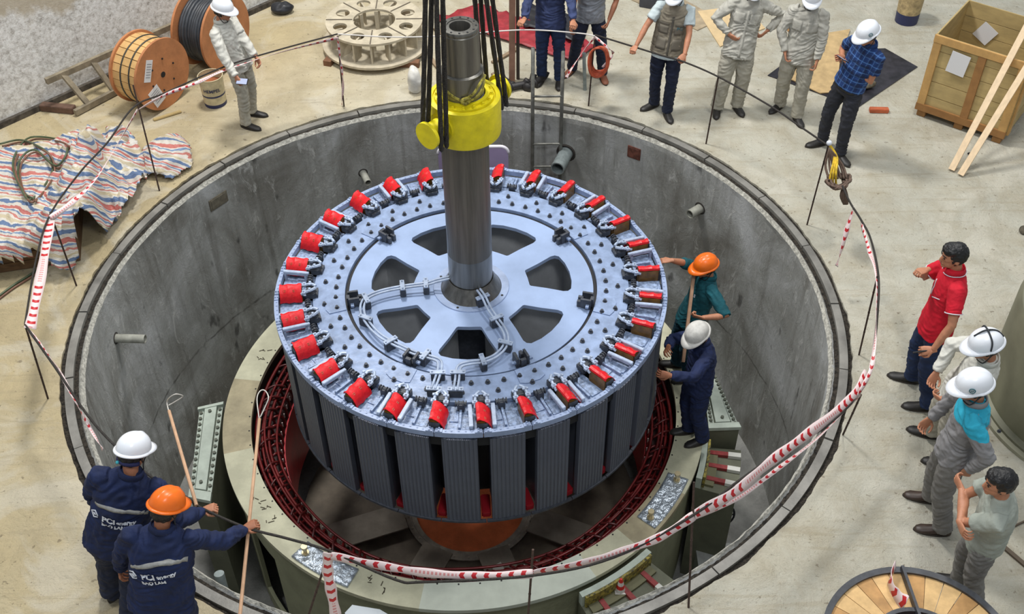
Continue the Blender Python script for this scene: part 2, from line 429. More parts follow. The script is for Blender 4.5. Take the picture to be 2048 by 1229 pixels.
# shaft
prof = [(.0, 0), (.205, 0), (.207, T), (.207, T + .42), (.209, T + .425), (.209, T + .43), (.207, T + .435), (.205, 3.0), (.205, 3.05), (.18, 3.06), (.178, 3.38), (.172, 3.385), (.172, 3.40), (.178, 3.405), (.178, 3.6), (.155, 3.61), (.153, 3.95), (.148, 3.955), (.148, 3.965), (.153, 3.97), (.153, 3.985), (.148, 3.995), (.105, 3.997), (.103, 3.99), (.085, 3.99), (.083, 3.985), (.08, 3.7), (.0, 3.7)]
MB().lathe(prof, 96).build('shaft', [STEEL], rotor, angle=35)
MB().cyl((0, 0, 3.705), (0, 0, 3.71), .0815, seg=32).build('shaft_bore', BLKP, rotor)
for k in range(12):
    a = 2*PI*k/12
    if k == 0:
        sb = MB().cyl((.127, 0, 3.99), (.127, 0, 4.0), .0085, seg=10).build('flange_bolt', BLKP, rotor); continue
    c_ = sb.copy(); COL.objects.link(c_); c_.rotation_euler.z = a
# bolted rim ring
RP = mat('rim_plate_paint', (140, 158, 190), .34, var=.18, scale=9, bump=.005, bscale=10)
MB().lathe([(1.200, T - .12), (1.200, T - .012), (1.50, T - .012), (1.50, T - .12)], 168, closed=True).build('rim_plate', RP, rotor)
MB().lathe([(1.166, T - .14), (1.199, T - .14), (1.199, T - .05), (1.166, T - .05)], 120, closed=True).build('groove_shade', BLKP, rotor)  # black ring standing in for the shade down in the groove
MB().lathe([(1.20, .02), (1.50, .02), (1.50, T - .12), (1.20, T - .12)], 112, closed=True).build('rim_core', BLKP, rotor)
bolt0 = MB().bolt((0, 0, 0), .0155, .034).build('bolt', DKG, rotor)
first = True; bolts = []
for k in range(28):
    th = 10.73 + k*360/28
    for r, da in ((1.395, 0), (1.285, 3.21), (1.285, -3.21)):
        bolts.append((r, th + da))
for i, (r, th) in enumerate(bolts):
    o = bolt0 if i == 0 else bolt0.copy()
    if i: COL.objects.link(o); o.parent = rotor
    a = math.radians(th); o.location = (r*math.cos(a), r*math.sin(a), T - .012); o.rotation_euler.z = a
# one pole with the gap fittings beside it, then 28 of them
PIT = 2*PI/28; HW = .152
def arcpts(r, y0, y1, n): return [(math.sqrt(r*r - y*y), y) for y in [y0 + (y1 - y0)*i/n for i in range(n + 1)]]
def pole_proto():
    b = MB(); b.prism([(1.50, -.12), (1.50, .12), (1.74, .12), (1.78, HW)][:0] or ([(1.50, .12), (1.50, -.12), (1.74, -.12), (1.79, -HW)] + arcpts(1.845, -HW, HW, 8) + [(1.79, HW), (1.74, .12)]), .0, T - .105)
    pole = b.build('rotor_pole', PF, rotor)
    b = MB(); b.prism([(1.50, .135), (1.50, -.135), (1.79, -.15)] + arcpts(1.812, -.15, .15, 6) + [(1.79, .15)], T - .105, T - .062)
    b.box((1.60, -.055, T - .058), (.17, .075, .014)).box((1.69, .07, T - .058), (.17, .09, .02)).box((1.66, 0, T - .055), (.22, .02, .05)); b.build('end_plate', ROUGHP, pole)
    b = MB(); b.arc(1.822, 1.862, -PIT/2 + .002, PIT/2 - .002, T - .055, T + .002, 8)
    for y in (-.11, -.06, 0, .06, .11): b.bolt((1.835, y, T + .002), .007, .006)
    for s_ in (-1, 1):
        a = s_*(PIT/2 - .022)
        b.arc(1.820, 1.860, a - .016, a + .016, T + .002, T + .012, 2)
        for r in (1.825, 1.85): b.bolt((r*math.cos(a), r*math.sin(a), T + .011), .008, .014)
    b.build('rim_segment', PAINT, pole)
    b = MB().arc(1.83, 1.858, -PIT/2 + .002, PIT/2 - .002, -.012, .012, 8); b.build('lower_rim_segment', DKG, pole)
    # small damper links above the pole
    b = MB().cyl((1.545, -.045, T + .02), (1.545, .045, T + .02), .016, seg=10)
    for y in (-.045, -.02, .02, .045): b.cyl((1.545, y - .004, T + .02), (1.545, y + .004, T + .02), .029, seg=10)
    b.box((1.545, 0, T - .02), (.05, .06, .09)); b.build('damper_link', DKG, pole)
    return pole
def gap_fit(pole, bars):
    R = Matrix.Rotation(PIT/2, 4, 'Z')
    def fin(b, name, m, **k): o = b.build(name, m, pole, **k); o.data.transform(R); return o
    b = MB().box((1.66, 0, T - .17), (.30, .13, .10)); fin(b, 'gap_wedge', BLKP)
    b = MB().box((1.70, -.010, T - .025), (.205, .080, .20), bev=.010); fin(b, 'coil_end', AMB)
    b = MB().box((1.806, -.004, T - .01), (.014, .095, .14), bev=.006); fin(b, 'coil_end_cap', DKG)
    # red sheet folded over the coil end: high on the ccw side, curling down on the other
    cs = [(-.052, .086), (-.046, .104), (-.024, .109), (.012, .094), (.045, .062), (.070, .018), (.080, -.022)]
    # direction: broad slope faces +y (ccw)
    rings = []; bb = MB(); n = 9
    for i in range(n):
        x = 1.598 + .205*i/(n - 1); w_ = 1 + .05*math.sin(i*1.7)
        top = [bb.bm.verts.new((x + .004*math.sin(j*2.1 + i), y*w_, T + z*w_ - .01 + .003*math.sin(i*2.3 + j))) for j, (y, z) in enumerate(cs)]
        bot = [bb.bm.verts.new((x, y*.93*w_, T + z*w_ - .017)) for y, z in cs[::-1]]
        rings.append(top + bot)
    bb.loft(rings); fin(bb, 'insulation_pad', RED, angle=25)
    b = MB().box((1.70, .0, .035), (.21, .085, .08), bev=.01); fin(b, 'lower_insulation_pad', mat('deep_red_pad', (150, 16, 30), .5))
    # dark block and copper straps bent in a U at the inner end
    b = MB().box((1.515, 0, T + .02), (.085, .135, .075), bev=.008).box((1.475, .0, T + .0), (.05, .10, .05)); fin(b, 'clamp_block', DKG)
    b = MB()
    for s_, ln in ((-1, 1.62), (1, 1.60)):
        b.tube(spline([(ln, s_*.052, T + .045), (1.545, s_*.050, T + .072), (1.50, s_*.040, T + .082), (1.465, s_*.012, T + .080)], 5), .0145, 6)
        b.box((1.575, s_*.054, T + .068), (.032, .044, .022)); b.bolt((1.575, s_*.054, T + .078), .009, .016)
        b.box((1.52, s_*.046, T + .090), (.020, .050, .014)); b.bolt((1.52, s_*.05, T + .095), .007, .012)
    fin(b, 'connector_strap', BARL, angle=45)
    if bars:
        for s_ in (-1, 1):
            b = MB().box((1.69, s_*.098, T + .024), (.25, .034, .040), bev=.004).box((1.80, s_*.098, T - .02), (.022, .034, .09)).box((1.60, s_*.098, T - .02), (.022, .034, .09)); fin(b, 'side_bar', BARL)
pa = pole_proto(); gap_fit(pa, True)
pb = pole_proto(); gap_fit(pb, False)
PH = 4.25 + 360/56
for k in range(28):
    if k < 2: o = (pa, pb)[k]
    else: o = copy_tree((pa, pb)[k % 2], rotor)
    o.rotation_euler.z = math.radians(PH + k*360/28)
# lock brackets between the windows
def bracket():
    b = MB(); b.box((1.14, 0, T - .01), (.05, .13, .035)).box((1.12, .05, T + .03), (.10, .022, .10)).box((1.12, -.05, T + .03), (.10, .022, .10))
    b.box((1.17, 0, T + .02), (.03, .05, .09)).box((1.06, .03, T + .0), (.05, .03, .07)).box((1.06, -.03, T + .0), (.05, .03, .07))
    br = b.build('lock_bracket', DKG, rotor)
    b = MB().box((1.14, .075, T + .02), (.03, .05, .02)).box((1.14, -.075, T + .02), (.03, .05, .02)).prism([(1.20, -.10), (1.36, -.12), (1.39, -.06), (1.39, .06), (1.36, .12), (1.20, .10)], T - .012, T - .002)
    b.build('bracket_plate', RP, br); return br
br0 = bracket()
for k in range(7):
    o = br0 if k == 0 else copy_tree(br0, rotor)
    o.rotation_euler.z = math.radians(37.2 + k*360/7)
# twin excitation leads with clamps
def W2L(x, y, z): return Vector((x - AX, y - AY, z - ZB))
pathA = [(-.07, .03, .36), (-.20, .02, .33), (-.30, .0, .31), (-.52, -.03, .30), (-.74, -.10, .30), (-.86, -.20, .30), (-.87, -.36, .30), (-.80, -.52, .30), (-.68, -.68, .30), (-.52, -.80, .30), (-.36, -.90, .30), (-.22, -.955, .30), (-.14, -1.0, .30), (-.125, -1.08, .30), (-.14, -1.20, .31), (-.17, -1.36, .33)]
pathB = [(.20, -.14, .36), (.25, -.22, .34), (.30, -.34, .31), (.36, -.46, .30), (.43, -.60, .30), (.46, -.72, .30), (.44, -.84, .30), (.36, -.95, .30), (.25, -1.01, .30), (.14, -1.03, .30), (.06, -1.06, .30), (.035, -1.12, .30), (.03, -1.24, .31), (.02, -1.38, .33)]
def twin(path):
    c = spline([W2L(*p) for p in path], 5); n = len(c)
    for off in (-.017, .017):
        pts = []
        for i, p in enumerate(c):
            t = (c[min(i + 1, n - 1)] - c[max(i - 1, 0)]); t.z = 0; t.normalize(); q = Vector((-t.y, t.x, 0)); pts.append(p + q*off)
        MB().tube(pts, .0115, 8).build('lead_bar', BARL, rotor, True)
twin(pathA); twin(pathB)
def clamp(x, y, ang, tall=False):
    p = W2L(x, y, .3); b = MB(); M = Matrix.Rotation(ang, 3, 'Z'); h = .10
    b.box(p + Vector((0, 0, -.035)), (.055, .12, .085), M=M, bev=.004)
    o = b.build('lead_clamp', DKG, rotor)
    b = MB().box(p + Vector((0, 0, .022)), (.042, .135, .014), M=M)
    for s_ in (-1, 1): q = M @ Vector((0, s_*.05, 0)); b.bolt(p + q + Vector((0, 0, .028)), .008, .014)
    b.build('clamp_cap', BARL, o)
for x, y, a in ((-.30, .0, 185), (-.52, -.03, 188), (-.85, -.20, 205), (-.83, -.46, 245), (-.58, -.76, 310), (-.26, -.94, 330), (-.14, -1.16, 270), (-.165, -1.35, 265), (.035, -1.16, 270), (.02, -1.36, 268), (.25, -1.01, 195), (.45, -.80, 250), (.37, -.48, 300), (.24, -.20, 300)):
    clamp(x, y, math.radians(a))
# ------------------------------------------------------------------ yellow lifting collar
CZ = 2.2; ang = math.radians(50.5); tc = Vector((.175, .10, CZ)); td = Vector((math.cos(ang), math.sin(ang), 0))
col_ = empty('lifting_collar', (AX + .01, AY + .01, 2.0), 0, 'yellow painted lifting collar with two trunnions clamped round the shaft', 'lifting collar')
MB().lathe([(.212, .02), (.30, .0), (.305, .03), (.305, .31), (.30, .345), (.262, .35), (.258, .335), (.25, .335), (.246, .36), (.212, .36)], 80, closed=True).build('collar_body', YEL, col_, angle=35)
b = MB()
b.lathe([(.179, .34), (.212, .34), (.212, .385), (.179, .385)], 64, closed=True); b.build('collar_sleeve', YEL, col_)
scatter('collar_bolt', MB().bolt((0, 0, 0), .012, .02), [((.228*math.cos(2*PI*k/16), .228*math.sin(2*PI*k/16), .36), 0) for k in range(16)], YEL, col_)
for s_ in (-1, 1):
    b = MB(); c0 = Vector((0, 0, .195)); d = td * s_
    b.cyl(c0 + d*.27, c0 + d*.455, .085, seg=32).cyl(c0 + d*.27, c0 + d*.30, .12, seg=32)
    t_ = b.build('trunnion', YEL, col_, angle=40)
    MB().cyl(c0 + d*.445, c0 + d*.475, .118, seg=40).build('end_disc', YEL, t_, angle=40)
# wire rope slings: two loops over each trunnion
ROPE = mat('black_wire_rope', (40, 36, 32), .6, var=.5, scale=60, bump=.01, bscale=90)
def strands(pts, r):
    b = MB(); P = spline(pts, 14); n = len(P)
    for k in range(4):
        q = []
        for i, p in enumerate(P):
            t = (P[min(i + 1, n - 1)] - P[max(i - 1, 0)]).normalized(); x, y, _ = frame(t, (0.3, 1, 0.1)); a = i*.75 + k*PI/2
            q.append(p + (x*math.cos(a) + y*math.sin(a))*r*.55)
        b.tube(q, r*.62, 6)
    return b
ctr = Vector((AX + .01, AY + .01, 2.195))
tn = Vector((-td.y, td.x, 0))
hookz = 5.2
def sling(s_, off, spread, name_l):
    c0 = ctr + td*s_*off
    top = Vector((AX - .02 + td.x*s_*.10, AY + td.y*s_*.10, hookz))
    h = 1.0; lo = []
    for q in range(9):
        a = PI + PI*q/8; lo.append(c0 + tn*math.cos(a)*.10 + Vector((0, 0, .10*math.sin(a))))
    ex = (off - .38)*1.2*s_; top = top + td*ex
    L = [top - tn*.09, top.lerp(c0 - tn*.10, .5)] + lo + [top.lerp(c0 + tn*.10, .5), top + tn*.09]
    o = strands(L, .019).build('wire_rope_sling', ROPE, None, True)
    rebase(o, c0); tag(o, name_l, 'wire rope sling')
sling(-1, .41, .1, 'outer wire rope sling over the trunnion nearest the camera')
sling(-1, .345, .1, 'inner wire rope sling over the trunnion nearest the camera')
sling(1, .41, .1, 'outer wire rope sling over the far trunnion right of the shaft')
sling(1, .345, .1, 'inner wire rope sling over the far trunnion close behind the shaft')
# yellow-black cord tied round shaft
b = MB().tube(spline([(AX + .18*math.cos(a), AY + .18*math.sin(a), 2.46 + .05*math.sin(2*a + 1)) for a in [2*PI*k/14 for k in range(14)]], 4, True), .011, 6, True)
b.tube(spline([(AX + .05, AY - .19, 2.45), (AX + .10, AY - .20, 2.50), (AX + .15, AY - .15, 2.56), (AX + .19, AY - .05, 2.57)], 6), .012, 6)
b.tube(spline([(AX + .06, AY - .195, 2.45), (AX + .0, AY - .2, 2.43), (AX + .03, AY - .2, 2.40), (AX + .07, AY - .19, 2.44)], 6), .016, 6)
tag(rebase(b.build('tie_cord', mat('yellow_black_cord', (150, 140, 60), .7, var=.8, scale=30)), (AX, AY, 2.4)), 'yellow and black cord knotted round the shaft above the collar', 'cord')
# ------------------------------------------------------------------ stator frame in the pit
SZ = -1.4; SF = mat('stator_olive_paint', (146, 148, 120), .6, var=.14, scale=2.5, bump=.004)
st = empty('stator_frame', (0, .05, -3.3), 0, 'round olive grey stator frame with dark red windings standing in the pit', 'stator')
H0 = SZ + 3.3
segc = [mat('khaki_top_a', (186, 184, 158), .65, var=.14, scale=3.5, bump=.004), mat('khaki_top_b', (160, 150, 122), .7, var=.2, scale=4, bump=.004), mat('khaki_top_c', (192, 198, 184), .6, var=.1, scale=3)]
bounds = [(-8, 60, 0), (60, 150, 1), (150, 172, 0), (172, 196, 1), (196, 262, 0), (262, 300, 2), (300, 312, 0), (312, 330, 1), (330, 352, 0)]
for a0, a1, k in bounds:
    b = MB().arc(2.22, 2.51, math.radians(a0), math.radians(a1), H0 - .05, H0, 30); b.build('top_plate', segc[k], st)
def frame_side(gaps):
    b = MB(); cur = 0.0; edges = []
    for g0, g1 in sorted(gaps):
        edges.append((cur, g0)); cur = g1
    edges.append((cur, 360))
    for a0, a1 in edges: b.arc(2.42, 2.46, math.radians(a0), math.radians(a1), .0, H0 - .05, max(4, int((a1 - a0)/3)))
    for g0, g1 in gaps: b.arc(2.42, 2.46, math.radians(g0), math.radians(g1), H0 - .45, H0 - .05, 5).arc(2.42, 2.46, math.radians(g0), math.radians(g1), 0, .25, 5)
    return b
frame_side([(209, 222), (245, 258)]).build('frame_shell', SF, st)
MB().lathe([(2.24, .0), (2.26, .0), (2.26, H0 - .05), (2.24, H0 - .05)], 96, closed=True).build('inner_shell', mat('stator_inner_dark', (44, 34, 30), .7), st)
WR = mat('winding_red', (100, 24, 24), .32, var=.3, scale=10); WD = mat('winding_dark_red', (74, 18, 18), .38, var=.4, scale=14)
MB().lathe([(1.93, .55), (2.12, .55), (2.12, H0 - .42), (1.93, H0 - .42)], 168, closed=True).build('stator_core', mat('core_red_varnish', (178, 34, 44), .4, var=.15, scale=5), st, angle=40)
# coil knuckles: 98 in the ring
b = MB()
b.tube(spline([(1.95, -.03, H0 - .44), (1.955, -.03, H0 - .30), (1.985, .0, H0 - .22), (2.04, .035, H0 - .20), (2.09, .04, H0 - .26), (2.10, .04, H0 - .42)], 4), .014, 6)
b.tube(spline([(2.045, .0, H0 - .44), (2.05, .02, H0 - .27), (2.10, .05, H0 - .20), (2.15, .06, H0 - .24), (2.16, .06, H0 - .42)], 4), .013, 6)
ck = b.build('coil_end', WR, st, True)
for k in range(1, 98):
    o = ck.copy(); COL.objects.link(o); o.rotation_euler.z = 2*PI*k/98
scatter('coil_tick', MB().box((1.955, 0, H0 - .30), (.012, .012, .06)), [((0, 0, 0), 2*PI*(k + .4)/98) for k in range(98)], mat('pale_coil_tick', (206, 180, 176), .5), st)  # small pale strips round the inner side of the coil ends
for r, z, q in ((1.975, H0 - .175, .013), (2.05, H0 - .15, .016), (2.12, H0 - .17, .014), (2.175, H0 - .12, .018), (2.085, H0 - .10, .012)):
    MB().tube([((r + .012*math.sin(7*a + z*9))*math.cos(a), (r + .012*math.sin(7*a + z*9))*math.sin(a), z + .012*math.sin(5*a + r*20)) for a in [2*PI*i/150 for i in range(150)]], q, 7, True).build('bus_ring', WR, st, True)
random.seed(3); a = 0; P = [(2.0, a, H0 - .16), (2.08, a + .02, H0 - .11), (2.16, a + .045, H0 - .13), (2.20, a + .055, H0 - .24)]
scatter('jumper_lead', MB().tube(spline([(q*math.cos(t), q*math.sin(t), z) for q, t, z in P], 4), .014, 6), [((0, 0, random.uniform(-.01, .015)), 2*PI*(k + random.uniform(-.3, .3))/60) for k in range(60)], WD, st, True)
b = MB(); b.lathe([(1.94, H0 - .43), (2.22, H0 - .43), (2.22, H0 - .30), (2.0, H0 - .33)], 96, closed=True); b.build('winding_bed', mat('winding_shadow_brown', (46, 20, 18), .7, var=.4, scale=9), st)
scatter('support_insulator', MB().ell((0, 0, 0), (.03, .03, .035), u=8, v=6), [((2.195*math.cos(2*PI*k/40), 2.195*math.sin(2*PI*k/40), H0 - .27), 0) for k in range(40)], mat('insulator_dark', (58, 44, 42), .35), st, True)
# holes along the inner edge of the top plate
scatter('edge_hole', MB().cyl((0, 0, -.001), (0, 0, .003), .009, seg=6), [((2.24*math.cos(2*PI*k/72), 2.24*math.sin(2*PI*k/72), H0), 0) for k in range(72)], BLKP, st)
# lower bracket: arms, ring and orange pit
# bearing well
BR = mat('bracket_dusty_grey', (142, 134, 120), .7, var=.2, scale=4)
b = MB()
for k in range(8):
    a = math.radians(20 + 45*k); d = Vector((math.cos(a), math.sin(a), 0)); 
    b.box(d*1.34 + Vector((0, 0, .14)), (1.14, .05, .20), a).box(d*1.34 + Vector((0, 0, .25)), (1.10, .36, .02), a)
b.build('bracket_arm', BR, st)
b = MB().lathe([(.635, .0), (.74, .0), (.76, .05), (.76, .07), (.70, .075), (.69, .06), (.635, .06)], 80, closed=True); b.build('bearing_ring', mat('bearing_ring_grey', (168, 160, 146), .5, var=.25, scale=8), st, angle=40)
b = MB()
scatter('ring_bolt', MB().bolt((0, 0, 0), .010, .012), [((.725*math.cos(2*PI*k/28), .725*math.sin(2*PI*k/28), .075), 0) for k in range(28)], mat('bolt_bright', (190, 180, 165), .4), st)
MB().lathe([(0, .005), (.64, .005), (.64, .02), (0, .02)], 64, closed=False).build('orange_disc', mat('orange_primer', (232, 122, 70), .7, var=.18, scale=3, bump=.01), st)
MB().lathe([(.74, .01), (1.94, .02), (1.94, .04), (.74, .03)], 96, closed=True).build('lower_disc', mat('lower_disc_dark', (112, 102, 88), .7, var=.3, scale=3), st)
b = MB().poly([(.28, -1.12, .27), (.42, -1.06, .27), (.36, -.92, .27), (.27, -.98, .27)], .01); b.build('paper_scrap', mat('paper_scrap_white', (214, 210, 200), .8), st)
# cable clamps and studs on the top plate, foil-wrapped flanges
FOIL = mat('crinkled_foil', (176, 186, 196), .28, metal=.6, var=.3, scale=14, bump=.03, bscale=16)
def foil(a0, a1, bolts):
    b = MB(); N_, K = 26, 10; rows = []
    for i in range(N_ + 1):
        a = math.radians(a0 + (a1 - a0)*i/N_)
        rows.append([b.bm.verts.new(((2.27 + .21*j/K)*math.cos(a), (2.27 + .21*j/K)*math.sin(a), H0 + .018 + .014*noise.noise(Vector((i*.8, j*.9, a0))))) for j in range(K + 1)])
    lo = [[b.bm.verts.new((v.co.x, v.co.y, H0 + .001)) for v in r] for r in rows]
    for i in range(N_):
        for j in range(K):
            b.bm.faces.new((rows[i][j], rows[i + 1][j], rows[i + 1][j + 1], rows[i][j + 1]))
    for (R0, R1) in ((rows[0], lo[0]), (rows[-1], lo[-1])):
        for j in range(K): b.bm.faces.new((R0[j], R0[j + 1], R1[j + 1], R1[j]))
    for j in (0, K):
        for i in range(N_): b.bm.faces.new((rows[i][j], lo[i][j], lo[i + 1][j], rows[i + 1][j]))
    f = b.build('foil_cover', FOIL, st, True)
    for q in bolts:
        a = math.radians(q); p = Vector((2.38*math.cos(a), 2.38*math.sin(a), H0 + .01))
        MB().cyl(p, p + Vector((0, 0, .03)), .035, seg=14).cyl(p + Vector((0, 0, .03)), p + Vector((0, 0, .09)), .018, seg=12).cyl(p + Vector((0, 0, .09)), p + Vector((0, 0, .12)), .03, seg=12).build('stud', mat('brass_stud', (200, 186, 150), .35, metal=.6), f)
foil(231, 246, [233]); foil(318, 334, [319.5, 332.5])
rng = random.Random(9)
b = MB()
for a in (161, 164, 213, 216, 219, 250, 253):
    q = math.radians(a)
    for k in range(4):
        c_ = Vector(((2.36 + rng.uniform(-.07, .07))*math.cos(q), (2.36 + rng.uniform(-.07, .07))*math.sin(q), H0 + .003)); b.box(c_, (rng.uniform(.02, .06), .008, .004), rng.uniform(0, 3))
b.build('paint_scratches', mat('scratch_dark', (80, 74, 58), .8), st)['kind'] = 'stuff'
# ------------------------------------------------------------------ people
SKIN = mat('skin', (178, 122, 92), .55, var=.08, scale=30)
SKIN_D = mat('skin_tanned', (152, 98, 70), .55, var=.08, scale=30)
HAIR = mat('black_hair', (18, 17, 18), .45, var=.3, scale=60, bump=.006, bscale=90, stretch=(1, 1, .3))
EYE = mat('eye_dark', (34, 24, 20), .3); LIP = mat('lip', (138, 78, 66), .5)
SHOE = mat('black_shoe_leather', (36, 34, 32), .5, var=.35, scale=20); SOLE = mat('shoe_sole', (58, 52, 46), .8)
BOOT = mat('brown_boot_leather', (56, 42, 34), .45, var=.25, scale=14)
HW_ = mat('white_helmet_plastic', (226, 230, 236), .25); HD_ = mat('dusty_white_helmet', (196, 194, 188), .5, var=.16, scale=16); HO_ = mat('orange_helmet_plastic', (232, 108, 22), .3, var=.06, scale=10)
STRAP = mat('helmet_strap', (40, 44, 48), .7)
def cloth(name, c, var=.12, rough=.85): return mat(name, c, rough, var=var, scale=9, bump=.004, bscale=38)
def loc_mat(name, c, fn, rough=.85):
    m = mat(name, c, rough); g = NT(m)
    at_ = g.n('ShaderNodeAttribute', attribute_name='loc').outputs['Vector']; s = g.n('ShaderNodeSeparateXYZ', {0: at_})
    P = g.n('ShaderNodeTexCoord').outputs['Object']; n = g.noise(P, 9, 4)
    base = g.mix(g.math('MULTIPLY', n, .35), lin(c), lin(tuple(max(0, v*.62) for v in c)))
    base = fn(g, s, base, P); g.link(base, 'Base Color'); g.link(g.bump(g.noise(P, 38, 4), .004), 'Normal'); return m
def band(g, v, c, w_): return g.math('LESS_THAN', g.math('ABSOLUTE', g.math('SUBTRACT', v, c)), w_)
def plaid(g, s, b, P):
    for ax, fr in ((0, 2*PI/.052), (2, 2*PI/.060)):
        k = g.math('GREATER_THAN', g.math('SINE', g.math('MULTIPLY', s.outputs[ax], fr)), .86); b = g.mix(g.math('MULTIPLY', k, .55), b, lin((86, 132, 196)))
        k = g.math('GREATER_THAN', g.math('SINE', g.math('MULTIPLY', s.outputs[ax], fr*.5)), .55); b = g.mix(g.math('MULTIPLY', k, .45), b, lin((10, 14, 34)))
    return b
PLAID = loc_mat('blue_plaid_cloth', (24, 58, 116), plaid)
def cyan_sh(g, s, b, P):
    k = g.math('GREATER_THAN', g.math('ADD', s.outputs[2], g.math('MULTIPLY', g.math('ABSOLUTE', s.outputs[0]), -.10)), 1.262); return g.mix(k, b, lin((40, 164, 192)))
CYANSH = loc_mat('grey_cloth_cyan_yoke', (140, 139, 140), cyan_sh)
GREYU = cloth('grey_uniform_cloth', (176, 174, 164)); GREYT = cloth('grey_uniform_trouser', (166, 162, 148)); GREYP = cloth('pale_uniform_cloth', (200, 199, 190))
GREYW = cloth('slate_work_trouser', (112, 110, 106)); NAVY = cloth('navy_work_cloth', (14, 30, 68), .25); NAVY2 = cloth('navy_coverall_cloth', (20, 34, 72), .25)
NAVYT = cloth('navy_trouser_cloth', (26, 34, 56), .2); JEAN = cloth('dark_denim', (24, 42, 76), .25); BLACKT = cloth('charcoal_trouser_cloth', (40, 42, 50), .2); TEAL = cloth('teal_coverall_cloth', (12, 82, 92), .2)
TEALT = cloth('teal_trouser_cloth', (10, 60, 76), .2)
REDP = cloth('red_polo_cloth', (196, 8, 38), .1); TEE = cloth('grey_green_tee', (152, 158, 148), .08); VEST = cloth('taupe_vest_cloth', (132, 124, 108), .15); PALEB = cloth('pale_blue_shirt', (184, 196, 198), .1)
DKJ = cloth('dark_blue_jacket', (48, 60, 98), .25); SILV = mat('grey_glossy_shirt', (128, 134, 142), .45, var=.2, scale=8, bump=.006, bscale=24)
WHT = mat('white_print', (214, 218, 226), .6); REFL = mat('reflective_tape', (150, 150, 146), .4, var=.15, scale=40)
def remeshed(mb, vox, smooth=4, fac=.5):
    me = mb.mesh('tmp'); o = bpy.data.objects.new('tmp', me); COL.objects.link(o)
    r = o.modifiers.new('r', 'REMESH'); r.mode = 'VOXEL'; r.voxel_size = vox; r.use_smooth_shade = True
    if smooth: q = o.modifiers.new('s', 'SMOOTH'); q.iterations = smooth; q.factor = fac
    dg = bpy.context.evaluated_depsgraph_get(); out = bpy.data.meshes.new_from_object(o.evaluated_get(dg))
    bpy.data.objects.remove(o); bpy.data.meshes.remove(me)
    for p in out.polygons: p.use_smooth = True
    return out
def wrinkle(me, amp, f=11.0, seed=0.0):
    n = len(me.vertices); co = np.empty(n*3, 'f'); me.vertices.foreach_get('co', co); co = co.reshape(-1, 3)
    nr = np.empty(n*3, 'f'); me.vertex_normals.foreach_get('vector', nr); nr = nr.reshape(-1, 3); d = np.empty(n)
    for i in range(n):
        x, y, z = co[i]; q = noise.noise(Vector((x*4, y*4, z*4 + seed)))
        a = noise.noise(Vector((x*f*.6 + q*3, y*f*.6 + seed, z*f*1.9 + q*5))); b = noise.noise(Vector((x*f*1.5 + seed, y*f*1.5 + q*3, z*f*3.2)))
        d[i] = (1 - 2*abs(a)*1.6)*.75 + b*.7
    co += nr * (d * amp)[:, None]; me.vertices.foreach_set('co', co.ravel().astype('f')); me.update()
def ik(a, c, l1, l2, hint):
    a = Vector(a); c = Vector(c); v = c - a; d = v.length; m = (l1 + l2)*.995
    if d > m: c = a + v*(m/d); v = c - a; d = m
    d = max(d, abs(l1 - l2) + .01); x = (l1*l1 - l2*l2 + d*d)/(2*d); h = math.sqrt(max(0, l1*l1 - x*x)); u = v.normalized(); q = Vector(hint) - u*Vector(hint).dot(u)
    if q.length < 1e-4: q = frame(u)[0]
    return a + u*x + q.normalized()*h, c
def dirz(deg, pitch=0): a = math.radians(deg); p = math.radians(pitch); return Vector((math.cos(a)*math.cos(p), math.sin(a)*math.cos(p), math.sin(p)))
def hand_mesh(wrist, d, n, side, curl, s, spread=1.0):
    """d: palm direction, n: palm-facing normal, thumb side given by side; curl 0..1"""
    d = d.normalized(); n = (n - d*n.dot(d)).normalized(); a = d.cross(n)*side; b = MB(); W = wrist
    rings = []
    for t, w_, h in ((-.03, .024, .019), (.0, .027, .018), (.03, .036, .015), (.065, .041, .013), (.09, .039, .011)):
        rings.append(b.ring(W + d*t*s, a*w_*s, n*h*s, 14))
    b.loft(rings)
    for k, (off, L, r) in enumerate(((.030, .072, .0082), (.010, .080, .0085), (-.010, .074, .0082), (-.029, .058, .0072))):
        p = W + d*.082*s + a*off*s; q = (d + a*(off*4.0*spread)).normalized(); pts = [p - d*.02*s, p]; ang_ = 0
        for j, f in enumerate((.45, .32, .25)):
            ang_ += curl*(.75, 1.35, 1.0)[j] + .10 + .03*k; v = q*math.cos(ang_) + n*math.sin(ang_); pts.append(pts[-1] + v*L*f*s)
        b.tube(pts, [r*s*1.05, r*s*1.08, r*s, r*s*.95, r*s*.8], 8)
        b.ell(pts[-1], (r*s*.8,)*3, u=8, v=6)
    p = W + d*.022*s + a*.026*s; v1 = (d*.62 + a*.75 + n*.30).normalized(); v2 = (d*.85 + a*(.38 - .5*curl) + n*(.30 + .55*curl)).normalized(); v3 = (d*.85 + a*(.15 - .8*curl) + n*(.3 + .6*curl)).normalized()
    p1 = p + v1*.035*s; p2 = p1 + v2*.032*s; p3 = p2 + v3*.024*s
    b.tube([p - v1*.02*s, p, p1, p2, p3], [.012*s, .0125*s, .0105*s, .0095*s, .0075*s], 8); b.ell(p3, (.0075*s,)*3, u=8, v=6)
    return remeshed(b, .003, 2)
def project(bvh, O, L, U, Fv, side, pts2, off=.003):
    out = []
    for l, h in pts2:
        o = O + L*l + U*h + Fv*side*.6; hit = bvh.ray_cast(o, -Fv*side, 1.2)
        out.append(hit[0] + Fv*side*off if hit[0] is not None else None)
    return out
